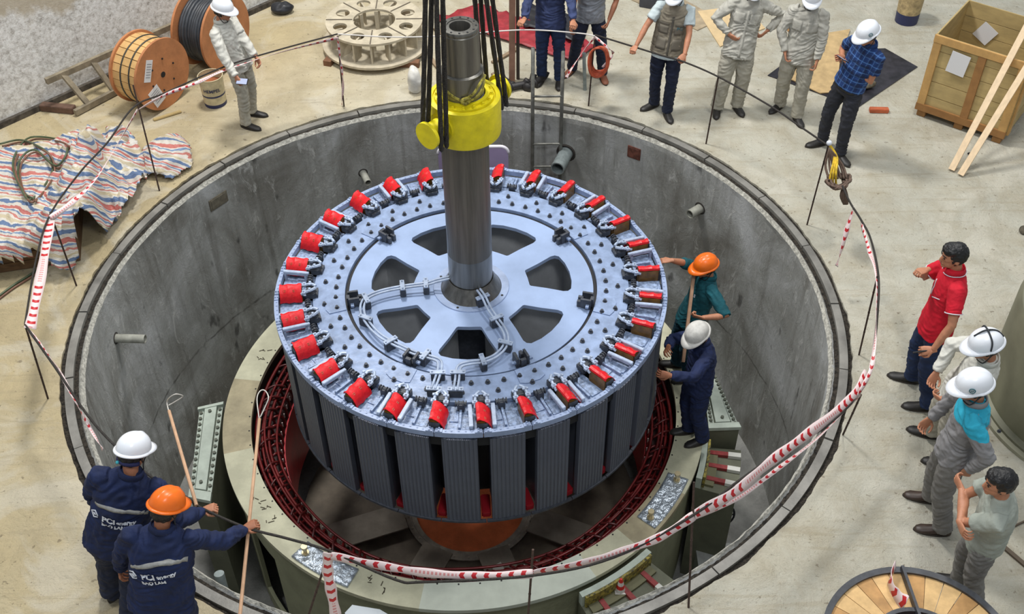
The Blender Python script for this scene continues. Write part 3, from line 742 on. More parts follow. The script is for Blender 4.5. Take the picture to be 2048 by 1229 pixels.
def patch(bvh, O, L, U, Fv, side, l0, l1, h0, h1, name, m, root, nx=10, ny=5, skew=0.0, th=.005, arch=0.0):
    b = MB(); G = []
    for j in range(ny + 1):
        row = project(bvh, O, L, U, Fv, side, [(l0 + (l1 - l0)*i/nx, h0 + (h1 - h0)*j/ny + skew*(i/nx - .5) + arch*(1 - (2*i/nx - 1)**2)) for i in range(nx + 1)], th); G.append(row)
    ok = [[None if p is None else (b.bm.verts.new(p), b.bm.verts.new(p - Fv*side*(th + .004))) for p in r] for r in G]
    for j in range(ny):
        for i in range(nx):
            q = [ok[j][i], ok[j][i + 1], ok[j + 1][i + 1], ok[j + 1][i]]
            if any(v is None for v in q): continue
            zz = [(v[0].co - O).dot(Fv)*side for v in q]
            if max(zz) - min(zz) > .09: continue
            b.bm.faces.new([v[0] for v in q]); b.bm.faces.new([v[1] for v in q[::-1]])
            for a_, c_, jj, ii in ((0, 1, j - 1, i), (2, 3, j + 1, i), (1, 2, j, i + 1), (3, 0, j, i - 1)):
                if jj < 0 or jj >= ny or ii < 0 or ii >= nx: b.bm.faces.new((q[a_][0], q[a_][1], q[c_][1], q[c_][0]))
    return kid(b, name, m, root)
def kid(b, name, m, root, smooth=True, me=None):
    me = me or b.mesh(name); me.transform(Matrix.Translation(-root.location)); o = link_mesh(name, me, m, root, smooth); return o
def print_text(txt, size, bvh, O, L, U, Fv, side, l, h, root, rot=0.0, name='back_print', m=None, bold=.0):
    me = text_mesh(txt, size, bold, .0); c, s_ = math.cos(rot), math.sin(rot)
    bm = bmesh.new(); bm.from_mesh(me); bmesh.ops.triangulate(bm, faces=bm.faces)
    bmesh.ops.subdivide_edges(bm, edges=[e for e in bm.edges if e.calc_length() > .02], cuts=1)
    for v in bm.verts:
        x, y = v.co.x*c - v.co.y*s_, v.co.x*s_ + v.co.y*c; p = project(bvh, O, L, U, Fv, side, [(l + side*x, h + y)], .006)[0]
        v.co = p if p is not None else O + L*(l + side*x) + U*(h + y)
    bm.to_mesh(me); bm.free(); return kid(None, name, m or WHT, root, False, me)
def helmet(Hc, hf, hl, hu, s, m, root, strap=True, ribs=False, logo=False, peak=.05):
    b = MB(); n = 40; rows = []; c = Hc + hu*.038*s
    for j in range(13):
        t = (PI/2)*j/12; row = []
        for i in range(n):
            a = 2*PI*i/n; ca, sa = math.cos(a), math.sin(a)
            R = (.131*ca, .109*sa); k = math.cos(t)**.82; z = .118*math.sin(t)
            rid = .006*max(0, 1 - abs(sa*k)/.16)*(1 if j > 3 else 0); z += rid
            if ribs: z += .004*max(0, 1 - abs(abs(sa*k) - .42)/.10)*(1 if j > 3 else 0)
            row.append(b.bm.verts.new(c + (hf*R[0]*k + hl*R[1]*k + hu*z)*s))
        rows.append(row)
    b.loft(rows)
    root_o = kid(b, 'helmet', m, root)
    b = MB(); rows = []
    for rr, z in ((.0, .012), (1, -.004), (1, -.010), (.0, .0)):
        row = []
        for i in range(n):
            a = 2*PI*i/n; ca, sa = math.cos(a), math.sin(a); ext = (.016 + peak*max(0, ca)**2.2)*rr
            row.append(b.bm.verts.new(c + (hf*(.128 + ext)*ca + hl*(.107 + ext*(.7 if ca > 0 else 1))*sa + hu*(z - .012*max(0, ca)*rr))*s))
        rows.append(row)
    b.loft(rows, False, True); br = kid(b, 'brim', m, root_o)
    if strap:
        b = MB()
        for q in (-1, 1): b.tube(spline([c + (hl*q*.112 - hu*.0)*s, c + (hl*q*.088 + hf*.005 - hu*.08)*s, c + (hl*q*.06 + hf*.05 - hu*.155)*s, c + (hf*.072 - hu*.17)*s], 4), .0045*s, 5)
        for q in (-1, 1): b.tube([c + (hl*q*.10 - hf*.05)*s, c + (hl*q*.088 + hf*.005 - hu*.08)*s], .0045*s, 5)
        o = kid(b, 'chin_strap', STRAP, root_o)
    if logo:
        b = MB()
        for ax_, f_, z_ in (logo if isinstance(logo, list) else [(hl*.9 + hf*.35, 0, .045)]):
            d = ax_.normalized(); p0 = c + (hf*d.dot(hf)*.128 + hl*d.dot(hl)*.108 + hu*z_)*s; d2 = (d + hu*.45).normalized(); x, y, _ = frame(d2, hu)
            pts = [p0 + (x*math.cos(q)*.020 + y*math.sin(q)*.016)*s + d2*.004 for q in [2*PI*k/12 for k in range(12)]]
            b.tube(pts, .0035*s, 5, True); b.tube([p0 - x*.012*s + d2*.004, p0 + d2*.006, p0 + x*.012*s + d2*.004], .003*s, 5)
        o = kid(b, 'helmet_emblem', mat('emblem_teal', (24, 86, 96), .4), root_o)
    # sub-parts live in the helmet's frame (helmet sits at the person's origin)
    for ch in root_o.children: ch.data.transform(Matrix.Translation(-Vector(root.location)))
    return root_o
PEOPLE = {}
def person(label, H, feet, toes, head, face, yaw, hands, top, bottom, sleeve='long', hat=None, hair=True, skin=None, shoe=None, hem=.47, face_on=True, collar=True, belly=0.0, group=None, footz=0.0, strap=True, logo=False, loose=1.0, knees=None, key=None, backlean=None, legw=1.0, hipf=.33, wide=1.0):
    s = H/1.70; skin = skin or SKIN; shoe = shoe or SHOE
    fl, fr = Vector((feet[0][0], feet[0][1], footz)), Vector((feet[1][0], feet[1][1], footz)); mid = (fl + fr)/2
    Hc = Vector(head); F = dirz(yaw); L = Vector((-F.y, F.x, 0)); Z = Vector((0, 0, 1))
    root_loc = mid.copy()
    pel = Vector((mid.x + (Hc.x - mid.x)*hipf, mid.y + (Hc.y - mid.y)*hipf, footz + .525*H))
    hf = dirz(face[0], face[1]); hu = (Z - hf*Z.dot(hf)).normalized(); hl = hu.cross(hf).normalized()
    neck = Hc - hu*.085*s - hf*.018*s; nb = neck - Z*.055*s - (hf*.3 + F*.2)*.03
    spine = spline([pel - Z*.06*s, pel, pel.lerp(nb, .45) - F*.012*s, pel.lerp(nb, .8) - F*.01*s, nb], 3)
    def sp(t): # 0 at pelvis .. 1 at neck base
        return pel.lerp(nb, t) - F*.018*s*math.sin(PI*min(1, max(0, t)))
    U = (nb - pel).normalized(); Lq = (L - U*L.dot(U)).normalized(); Fq = Lq.cross(U).normalized()
    sh = {q: sp(.86) + Lq*q*.172*s*wide + U*.0 for q in (1, -1)}
    J = {}
    # arms
    for q, nm in ((1, 'L'), (-1, 'R')):
        h = hands.get(nm) or {}
        tgt = Vector(h['at']) if 'at' in h else sh[q] - Z*.50*s + Lq*q*.10 + Fq*.06
        hint = h.get('elbow', Lq*q*.5 - Fq*.8 - Z*.5)
        if 'sh' in h: sh[q] = sh[q] + Vector(h['sh'])
        e, w_ = ik(sh[q], tgt, .285*s, .255*s, hint); J[nm] = (sh[q], e, w_, h)
    hip = {q: pel + L*q*.088*s - Z*.02*s for q in (1, -1)}
    legs = {}
    for q, f, ty in ((1, fl, toes[0]), (-1, fr, toes[1])):
        td_ = dirz(ty); ank = f + Z*.085*s - td_*.03*s
        dl = min(.83*s, (ank - hip[q]).length*1.008); kn, an = ik(hip[q], ank, dl*.505, dl*.495, (knees or (F*1.0 + td_*.4)) + L*q*.15); legs[q] = (hip[q], kn, ank, td_)
    # ---- body
    b = MB(); e_ = lambda c, w_, d_: b.ring(c, Lq*w_*s, Fq*d_*s, 18)
    b.loft([e_(sp(-.12), .10, .085), e_(sp(.0), .145, .10), e_(sp(.3), .125, .09 + belly), e_(sp(.62), .15, .10), e_(sp(.84), .145, .085), e_(sp(.95), .085, .065), e_(nb, .055, .055), e_(neck + hu*.02*s, .05, .053)])
    for nm, q in (('L', 1), ('R', -1)):
        a_, el, wr, h = J[nm]; b.tube([a_ - Lq*q*.05*s, a_, a_.lerp(el, .5), el, el.lerp(wr, .35), wr], [.045*s, .048*s, .043*s, .036*s, .037*s, .024*s], 12)
    for q in (1, -1):
        h_, kn, an, td_ = legs[q]; b.tube([h_ + Z*.05, h_, h_.lerp(kn, .5), kn, kn.lerp(an, .35), an], [.07*s, .078*s, .068*s, .05*s, .052*s, .034*s], 12)
        b.ell(an + td_*.05*s - Z*.045*s, (.035*s, .035*s, .03*s))
    Mh = Matrix((hf, hl, hu)).transposed()
    b.ell(Hc + hu*.015*s - hf*.008*s, (.092*s, .075*s, .098*s), Mh, 24, 16)
    b.ell(Hc + (hf*.028 - hu*.048)*s, (.060*s, .056*s, .062*s), Mh, 20, 12)
    b.ell(Hc + (hf*.072 - hu*.088)*s, (.020*s, .026*s, .020*s), Mh)
    b.ell(Hc + (hf*.050 - hu*.005)*s, (.040*s, .058*s, .04*s), Mh)
    b.tube([Hc + (hf*.082 + hu*.012)*s, Hc + (hf*.098 - hu*.018)*s, Hc + (hf*.103 - hu*.030)*s, Hc + (hf*.086 - hu*.038)*s], [.010*s, .012*s, .014*s, .008*s], 8)
    b.ell(Hc + (hf*.086 - hu*.058)*s, (.012*s, .024*s, .011*s), Mh)
    b.ell(Hc + (hf*.070 + hu*.026)*s, (.018*s, .045*s, .012*s), Mh)
    for q in (1, -1): b.ell(Hc + (hl*q*.076 - hu*.012 - hf*.008)*s, (.018*s, .008*s, .030*s), Mh)
    me = remeshed(b, .0062, 3, .4)
    hm = []
    for nm, q in (('L', 1), ('R', -1)):
        a_, el, wr, h = J[nm]; fd = (wr - el).normalized(); d = Vector(h.get('dir', fd*.8 + Z*-.1)); n = Vector(h.get('n', -Lq*q + Fq*.0 - Z*.2))
        # thumb on the side of d x n * side
        hm.append(hand_mesh(wr, d, n, h.get('side', q), h.get('curl', .45), s, h.get('spread', 1.0)))
    bm = bmesh.new(); bm.from_mesh(me)
    for q in hm: bm.from_mesh(q); bpy.data.meshes.remove(q)
    me2 = bpy.data.meshes.new('person'); bm.to_mesh(me2); bm.free(); bpy.data.meshes.remove(me)
    me2.transform(Matrix.Translation(-root_loc)); root = link_mesh('person', me2, skin, None, True); root.location = root_loc
    tag(root, label, 'person', group)
    if face_on:
        for q in (1, -1):
            b = MB().ell(Hc + (hf*.0835 + hl*q*.030 + hu*.006)*s, (.006*s, .013*s, .0055*s), Mh, 12, 8); kid(b, 'eye', EYE, root)
        b = MB()
        for q in (1, -1): b.tube([Hc + (hf*.092 + hl*q*.014 + hu*.028)*s, Hc + (hf*.088 + hl*q*.032 + hu*.033)*s, Hc + (hf*.074 + hl*q*.050 + hu*.026)*s], [.004*s, .0045*s, .003*s], 6)
        kid(b, 'eyebrows', HAIR, root)
        b = MB().ell(Hc + (hf*.0945 - hu*.058)*s, (.006*s, .019*s, .006*s), Mh); kid(b, 'lips', LIP, root)
    # ---- hair
    if hair:
        b = MB(); cap_ = hat is not None
        b.ell(Hc + (-hf*.020 + hu*(.020 if not cap_ else .0))*s, (.094*s, .083*s, (.104 if not cap_ else .088)*s), Mh, 28, 18)
        if not cap_: b.ell(Hc + (hf*.022 + hu*.070)*s, (.074*s, .074*s, .050*s), Mh, 20, 12)
        hme = remeshed(b, .006, 2)
        for v in hme.vertices:
            q = v.co - Hc; k = noise.noise(q*38) + .5*noise.noise(q*80); v.co += q.normalized()*.007*k
        kid(None, 'hair', HAIR, root, True, hme)
    # ---- trousers
    b = MB(); e_ = lambda c, w_, d_: b.ring(c, L*w_*s, F*d_*s, 18)
    b.loft([e_(pel - Z*.085*s, .085, .08), e_(pel - Z*.05*s, .150, .115), e_(pel, .162, .120), e_(pel + (sp(.16) - pel), .15, .112)])
    for q in (1, -1):
        h_, kn, an, td_ = legs[q]; k = loose*legw
        b.tube([h_ + Z*.03*s, h_ - Z*.02*s, h_.lerp(kn, .5), kn, kn.lerp(an, .4), kn.lerp(an, .88), an - Z*.025*s], [.085*s, .092*s, .086*s*k, .070*s*k, .068*s*k, .064*s*k, .068*s*k], 16)
    tm = remeshed(b, .0095*s, 3); wrinkle(tm, .0085*s, 10, root_loc.x*3); kid(None, 'trousers', bottom, root, True, tm)
    # ---- top
    b = MB(); k = .016*loose; e_ = lambda c, w_, d_: b.ring(c, Lq*w_*s*wide, Fq*d_*s*(1 + (wide - 1)*.6), 22)
    th = (hem*H - .525*H)/(nb.z - pel.z)
    b.loft([e_(sp(th), .168 + k, .122 + k), e_(sp(.05), .166 + k, .122 + k + belly*.5), e_(sp(.3), .153 + k, .112 + k + belly), e_(sp(.62), .172 + k*.6, .120 + k*.6), e_(sp(.82), .170, .108), e_(sp(.92), .118, .084), e_(nb + U*.0, .072, .068), e_(nb + U*.018*s, .062, .060)])
    for nm, q in (('L', 1), ('R', -1)):
        a_, el, wr, h = J[nm]
        if sleeve == 'long': b.tube([a_ - Lq*q*.06*s + U*.01, a_ - Z*.005, a_.lerp(el, .5), el, el.lerp(wr, .5), el.lerp(wr, .93)], [.060*s, .068*s, (.060 + k*.3)*s, (.052 + k*.3)*s, (.046 + k*.3)*s, .040*s], 14)
        elif sleeve == 'roll': b.tube([a_ - Lq*q*.06*s + U*.01, a_ - Z*.005, a_.lerp(el, .5), el, el.lerp(wr, .15)], [.060*s, .068*s, (.060 + k*.3)*s, (.054 + k*.3)*s, .050*s], 14)
        else: b.tube([a_ - Lq*q*.06*s + U*.01, a_ - Z*.005, a_.lerp(el, .35), a_.lerp(el, .66)], [.060*s, .067*s, .064*s, .066*s], 14)
    sm = remeshed(b, .0088*s, 3)
    wrinkle(sm, .0095*s*(1.1 if sleeve == 'long' else .6), 10, root_loc.y*2 + 1)
    bvh = BVHTree.FromPolygons([v.co.copy() for v in sm.vertices], [tuple(p.vertices) for p in sm.polygons])
    O = pel
    at_ = sm.attributes.new('loc', 'FLOAT_VECTOR', 'POINT')
    for i, v in enumerate(sm.vertices):
        q = v.co - O; at_.data[i].vector = (q.dot(Lq), q.dot(Fq), .885 + q.dot(U)/s)
    shirt = kid(None, 'shirt' if sleeve != 'long' else 'jacket', top, root, True, sm)
    if collar:
        b = MB(); rows = []
        for r0, z in ((.066, -.004), (.070, .022), (.074, .034), (.082, .020), (.092, -.006), (.086, -.010)):
            rows.append([b.bm.verts.new(nb + (Lq*math.cos(a)*r0 + Fq*math.sin(a)*r0*.95 + U*(z - .018*max(0, math.sin(a))))*s) for a in [PI/2 + .25 + (2*PI - .5)*i/22 for i in range(23)]])
        for A_, B_ in list(zip(rows[:-1], rows[1:])) + [(rows[-1], rows[0])]:
            for i in range(22): b.bm.faces.new((A_[i], A_[i + 1], B_[i + 1], B_[i]))
        b.bm.faces.new([r[0] for r in rows]); b.bm.faces.new([r[-1] for r in rows][::-1])
        kid(b, 'collar', top, root)
    # ---- shoes
    for q in (1, -1):
        _, _, an, td_ = legs[q]; g_ = Vector((an.x, an.y, footz)); sd = Vector((-td_.y, td_.x, 0)); b = MB(); rings = []
        for t, w_, hh in ((-.075, .018, .040), (-.062, .034, .075), (-.02, .040, .092), (.04, .042, .078), (.10, .046, .056), (.155, .046, .046), (.19, .032, .036), (.205, .012, .024)):
            c0 = g_ + td_*(t + .0)*s; rings.append([b.bm.verts.new(c0 + sd*w_*s*math.cos(a) + Z*(max(.0, hh*(.5 + .5*math.sin(a)) if math.sin(a) > -.3 else .012)*s)) for a in [2*PI*i/16 for i in range(16)]])
        b.loft(rings); so = kid(b, 'shoe', shoe, root)
        b = MB(); rings = []
        for z in (.0, .018):
            rings.append([b.bm.verts.new(g_ + td_*(.065 + .148*math.cos(a))*s + sd*(.047 if abs(math.cos(a)) < .8 else .043)*math.sin(a)*s + Z*z*s) for a in [2*PI*i/24 for i in range(24)]])
        b.loft(rings); o = b.mesh('sole'); o.transform(Matrix.Translation(-root_loc)); link_mesh('sole', o, SOLE, so)
    if hat: helmet(Hc, hf, hl, hu, s, hat, root, strap, hat is HO_, logo)
    info = dict(root=root, bvh=bvh, O=O, L=Lq, U=U, F=Fq, s=s, J=J, Hc=Hc, hf=hf, hl=hl, hu=hu, nb=nb, legs=legs, sp=sp, pel=pel, shirt=shirt)
    if key: PEOPLE[key] = info
    return info
def pocket(I, l, h, w_, hh, name, m, side=1):
    return patch(I['bvh'], I['O'], I['L'], I['U'], I['F'], side, l - w_/2, l + w_/2, h, h + hh, name, m, I['root'], 6, 5)
def V(*a): return Vector(a)
# 1: man with phone by the cable drums (faces right)
FL1 = at(487, 252); FR1 = at(500, 226)
I = person('person in grey work uniform and white helmet holding a phone beside the cable drums', 1.60, ((-2.50, 3.34), (-2.53, 3.08)), (-12, -22), at(445, 20, 1.47), (-18, -14), -22,
    {'R': dict(at=at(478, 165, .80), elbow=V(-.6, -.5, -.3), curl=.7, n=V(.2, .9, .2)), 'L': dict(at=V(-2.20, 3.02, .78), curl=.5)}, GREYP, GREYT, hat=HW_, logo=True, key='p1', hem=.46)
pocket(I, .08, .30, .10, .12, 'chest_pocket', GREYP)
# 2, 3: two at the back by the ladder
I = person('person in dark blue jacket and jeans gripping the white cord behind the pit ladder', 1.64, ((1.12, 3.95), (.90, 4.02)), (-95, -110), at(1100, -62, 1.50), (-92, -25), -92,
    {'R': dict(at=at(1042, 60, 1.02), elbow=V(-1, .3, -.2), curl=.9, n=V(0, 0, -1), dir=V(-.5, -.8, -.1)), 'L': dict(at=at(1152, 66, .98), elbow=V(1, .3, -.2), curl=.9, n=V(-.3, 0, -1), dir=V(-.1, -1, -.2))}, DKJ, JEAN, hat=HW_, key='p2', hem=.47)
pocket(I, .08, .28, .11, .12, 'chest_pocket', DKJ); pocket(I, -.08, .28, .11, .12, 'chest_pocket', DKJ)
I = person('person in glossy grey shirt and sandals standing behind the coil of orange hose', 1.62, ((1.66, 4.06), (1.27, 4.20)), (-80, -125), at(1190, -68, 1.5), (-90, -20), -88,
    {'R': dict(at=at(1140, 60, .85), curl=.5), 'L': dict(at=at(1218, 40, .88), elbow=V(.8, .4, -.3), curl=.6)}, SILV, NAVYT, sleeve='short', hat=None, key='p3', hem=.49, shoe=mat('tan_sandal', (128, 76, 52), .6), skin=SKIN_D)
# 4: vest man
I = person('person in pockets vest, navy trousers and white helmet gripping the rope with both hands', 1.62, ((2.36, 3.22), (2.20, 3.42)), (-80, -150), at(1352, -12, 1.50), (-114, -22), -98,
    {'R': dict(at=at(1272, 92, .97), elbow=V(-.5, .5, -.3), curl=.95, n=V(.3, .2, -1), dir=V(-.5, -.8, -.3)), 'L': dict(at=at(1368, 118, .92), elbow=V(1, .4, -.2), curl=.95, n=V(-.6, -.2, -.6), dir=V(-.6, -.7, -.3))}, PALEB, NAVYT, sleeve='short', hat=HW_, key='p4', hem=.465, logo=True)
s = I['s']; b = MB(); sp = I['sp']; e_ = lambda c, w_, d_: b.ring(c, I['L']*w_*s, I['F']*d_*s, 22)
b.loft([e_(sp(-.1), .198, .152), e_(sp(.1), .194, .150), e_(sp(.35), .184, .142), e_(sp(.62), .196, .146), e_(sp(.80), .192, .132), e_(sp(.90), .150, .108), e_(sp(.955), .10, .085)])
vm = remeshed(b, .009, 3); wrinkle(vm, .008, 10, 4); bv = BVHTree.FromPolygons([v.co.copy() for v in vm.vertices], [tuple(p.vertices) for p in vm.polygons]); kid(None, 'vest', VEST, I['root'], True, vm)
for l in (.09, -.09):
    for h, hh in ((.30, .025), (.20, .09), (.02, .13)): patch(bv, I['O'], I['L'], I['U'], I['F'], 1, l - .055, l + .055, h, h + hh, 'vest_pocket', mat('vest_pocket_cloth', (112, 106, 94), .85), I['root'], 6, 4)
patch(bv, I['O'], I['L'], I['U'], I['F'], 1, -.012, .012, -.05, .40, 'zip', mat('zip_dark', (84, 80, 72), .7), I['root'], 2, 14)
print_text('PCI', .045, bv, I['O'], I['L'], I['U'], I['F'], 1, .09, .275, I['root'], name='vest_print', m=mat('print_teal', (40, 110, 124), .6), bold=.001)
# 5: hands on hips
I = person('person in light grey uniform with both hands on hips next to the vest wearer', 1.64, ((3.20, 3.34), (2.95, 3.30)), (-75, -100), at(1507, -22, 1.52), (-95, -20), -95,
    {'R': dict(at=at(1460, 70, 1.02), elbow=V(-1, .25, .0), curl=.5, dir=V(.5, -.3, -.3)), 'L': dict(at=at(1534, 62, 1.02), elbow=V(1, .35, .1), curl=.5, dir=V(-.5, -.3, -.3))}, GREYU, GREYT, hat=HW_, key='p5', hem=.45, loose=1.2)
for l in (.085, -.085): pocket(I, l, .27, .11, .12, 'chest_pocket', GREYU)
patch(I['bvh'], I['O'], I['L'], I['U'], I['F'], 1, -.015, .015, -.10, .42, 'button_placket', GREYU, I['root'], 2, 14)
# 6: arms hanging
I = person('person in light grey uniform, arms hanging, standing left of the plaid shirt wearer', 1.62, ((3.86, 3.10), (3.68, 3.36)), (-80, -135), at(1624, -4, 1.51), (-102, -20), -112,
    {'R': dict(at=at(1570, 105, .86), elbow=V(-.8, .4, -.2), curl=.55), 'L': dict(at=at(1633, 128, .80), elbow=V(.8, .2, -.2), curl=.55)}, GREYU, GREYT, hat=HW_, key='p6', hem=.45, loose=1.15)
for l in (.085, -.085): pocket(I, l, .27, .11, .12, 'chest_pocket', GREYU)
# 7: plaid man
I = person('person in blue plaid shirt and white helmet looking at a phone', 1.68, ((4.20, 2.34), (4.02, 2.62)), (-70, -165), at(1736, 68, 1.54), (-150, -22), -142,
    {'L': dict(at=at(1706, 132, 1.12), elbow=V(.5, -.7, -.9), curl=.75, n=V(-.3, .4, .8), dir=V(-.9, .2, .2)), 'R': dict(at=at(1684, 114, 1.20), elbow=V(-.2, .8, -.8), curl=.8, n=V(.4, -.5, .5), dir=V(-.8, -.4, .1))}, PLAID, BLACKT, sleeve='short', hat=HW_, key='p7', hem=.53, logo=True, belly=.02)
b = MB(); e_ = lambda c, w_, d_: b.ring(c, I['L']*w_*I['s'], I['F']*d_*I['s'], 22); b.loft([e_(I['sp'](-.03), .170, .130), e_(I['sp'](.05), .170, .130)]); kid(b, 'belt', mat('belt_leather', (30, 28, 28), .5), I['root'])
# 8: red polo
I = person('person in red polo shirt and dark jeans, one hand raised, no helmet', 1.70, ((4.10, -1.36), (4.06, -1.02)), (172, 160), at(1908, 512, 1.60), (178, -8), 172,
    {'R': dict(at=at(1853, 540, 1.36), elbow=V(.6, .5, -.5), curl=1.0, n=V(-.3, -.3, -.9), dir=V(-.8, -.4, .1)), 'L': dict(at=at(1866, 700, .93), elbow=V(.5, -.9, -.3), curl=.75, n=V(.2, .6, -.6), dir=V(-.9, .1, -.25))}, REDP, JEAN, sleeve='short', hat=None, key='p8', hem=.46)
for nm, q in (('L', 1), ('R', -1)):
    a_, el, wr, h = I['J'][nm]; p = a_.lerp(el, .655); x, y, _ = frame(el - a_); MB_ = MB().tube([p + (x*math.cos(t) + y*math.sin(t))*.0685 for t in [2*PI*k/20 for k in range(20)]], .004, 6, True); kid(MB_, 'sleeve_piping', WHT, I['root'])
b = MB(); b.tube([I['nb'] + (I['L']*math.cos(a)*.096 + I['F']*math.sin(a)*.092 - I['U']*(.010 + .018*max(0, math.sin(a)))) for a in [PI/2 + .25 + (2*PI - .5)*i/22 for i in range(23)]], .0035, 6); kid(b, 'collar_piping', WHT, I['root'])
patch(I['bvh'], I['O'], I['L'], I['U'], I['F'], 1, -.020, -.012, .28, .44, 'placket_piping', WHT, I['root'], 1, 8)
patch(I['bvh'], I['O'], I['L'], I['U'], I['F'], 1, .03, .12, .31, .318, 'chest_piping', WHT, I['root'], 8, 1, .05)
# 9: white uniform behind
I = person('person in pale uniform and white helmet with black straps, behind the cyan-shouldered one', 1.66, ((4.10, -1.98), (4.06, -1.66)), (168, 158), at(1972, 692, 1.54), (182, -18), 160,
    {'R': dict(at=V(3.80, -1.92, 1.06), elbow=V(-.7, .9, .0), curl=.5), 'L': dict(at=V(3.80, -2.15, 1.0), elbow=V(-.2, -.6, -.5), curl=.5)}, GREYP, GREYT, hat=HW_, key='p9', hem=.46, loose=1.1)
print_text('PC', .06, I['bvh'], I['O'], I['L'], I['U'], I['F'], -1, 0, .30, I['root'], name='back_print', m=mat('print_green', (40, 92, 84), .6), bold=.002)
c = I['Hc'] + I['hu']*.038; b = MB()
for q in (-1, 1): b.tube(spline([c + I['hl']*q*.11 + I['hu']*.02, c + I['hl']*q*.085 + I['hu']*.085 - I['hf']*.02, c + I['hu']*.13 - I['hf']*.02], 5), .007, 6)
b.tube(spline([c + I['hl']*.02 - I['hf']*.12 + I['hu']*.04, c - I['hf']*.08 + I['hu']*.10, c + I['hu']*.132, c + I['hf']*.08 + I['hu']*.10], 5), .007, 6); kid(b, 'helmet_band', STRAP, I['root'])
# 10: cyan shoulders
I = person('person in grey uniform with cyan shoulders and white helmet at the pit edge', 1.70, ((3.86, -2.66), (3.86, -2.34)), (170, 165), at(1948, 774, 1.57), (182, -14), 160,
    {'L': dict(at=at(1935, 940, .90), elbow=V(.6, -.7, -.2), curl=.6, dir=V(.1, .2, -1)), 'R': dict(at=V(3.70, -2.25, .9), elbow=V(.3, .9, -.2), curl=.5)}, CYANSH, GREYW, hat=HW_, key='p10', hem=.47, shoe=BOOT, logo=True, loose=1.1)
# 11: T-shirt, crossed arms
I = person('person in grey-green T-shirt with folded arms and bare black-haired head', 1.66, ((3.90, -3.38), (3.86, -3.12)), (172, 165), at(2000, 966, 1.54), (176, -8), 160,
    {'L': dict(at=V(3.61, -3.12, 1.17), elbow=V(-.6, -.8, -.8), curl=.5, dir=V(-.2, 1, .1), n=V(.9, .2, 0)), 'R': dict(at=V(3.53, -3.38, 1.13), elbow=V(-.5, .8, -.9), curl=.5, dir=V(0, -1, .1), n=V(.9, 0, 0))}, TEE, GREYW, sleeve='short', hat=None, key='p11', hem=.47, collar=False)
# 12, 13: two navy jackets seen from behind
def jacket_back(I, tilt, l_off):
    a = (I['bvh'], I['O'], I['L'], I['U'], I['F'])
    patch(*a, -1, -.18, .18, .325, .352, 'reflective_stripe', REFL, I['root'], 24, 2, -tilt*.33, arch=.045)
    print_text('PCI', .064, *a, -1, .060, .262, I['root'], tilt, bold=.0026); print_text('energy', .046, *a, -1, -.055, .262 + tilt*.115, I['root'], tilt, bold=.0016)
    print_text('BAO LAM', .038, *a, -1, .02, .210 + tilt*.04, I['root'], tilt, bold=.002)
    b = MB()
    for dz, r in ((.012, .026), (-.012, .026)):
        q = [(.162 + x, .258 - tilt*.10 + z + dz) for x, z in ((-r, 0), (0, r*.8), (r, 0), (0, -r*.8))]
        P = project(*a, -1, q, .006)
        if all(p is not None for p in P): b.tube([P[0], P[1], P[2]] if dz > 0 else [P[0], P[3], P[2]], .0048, 5)
    P = project(*a, -1, [(.162 + x, .258 - tilt*.10 + z) for x, z in ((-.013, 0), (0, .011), (.013, 0), (0, -.011))], .006)
    if all(p is not None for p in P): b.tube(P, .0045, 5, True)
    kid(b, 'jacket_logo', WHT, I['root'])
I = person('person in navy work jacket seen from behind, wearing the white helmet', 1.68, ((-2.52, -3.12), (-2.30, -3.38)), (70, 55), at(266, 908, 1.56), (64, -28), 92,
    {'R': dict(at=at(405, 1022, .96), elbow=V(.5, -.5, -.8), curl=.9, n=V(-.4, -.1, -.9), dir=V(.9, .15, .25)), 'L': dict(at=V(-2.55, -2.95, .82), elbow=V(-1, -.3, -.2), curl=.6)}, NAVY, NAVYT, hat=HW_, key='p12', hem=.44, loose=1.5, wide=1.14, strap=True)
jacket_back(I, .12, .0)
b = MB().tube([I['Hc'] + (I['hf']*math.cos(a)*.098 + I['hl']*math.sin(a)*.083)*1.0 - I['hu']*.035 for a in [PI*.6 + PI*.8*k/14 for k in range(15)]], .016, 8); kid(b, 'helmet_headband', mat('navy_headband', (26, 32, 78), .7), I['root'])
b = MB().ell(I['Hc'] - I['hf']*.112 + I['hl']*.03 - I['hu']*.035, (.012, .012, .012)); kid(b, 'headband_badge', mat('badge_cyan', (60, 176, 190), .5), I['root'])
I = person('person in navy work jacket seen from behind, wearing the orange helmet', 1.66, ((-2.06, -3.66), (-1.82, -3.86)), (70, 55), at(332, 1018, 1.53), (56, -30), 94,
    {'R': dict(at=at(488, 1058, .97), elbow=V(.6, -.6, -.5), curl=.9, n=V(-.4, -.1, -.9), dir=V(.9, .3, .3)), 'L': dict(at=V(-2.22, -3.50, .80), elbow=V(-1, -.3, -.2), curl=.6)}, NAVY, NAVYT, hat=HO_, key='p13', hem=.44, loose=1.5, wide=1.16, skin=SKIN_D)
jacket_back(I, .26, .0)
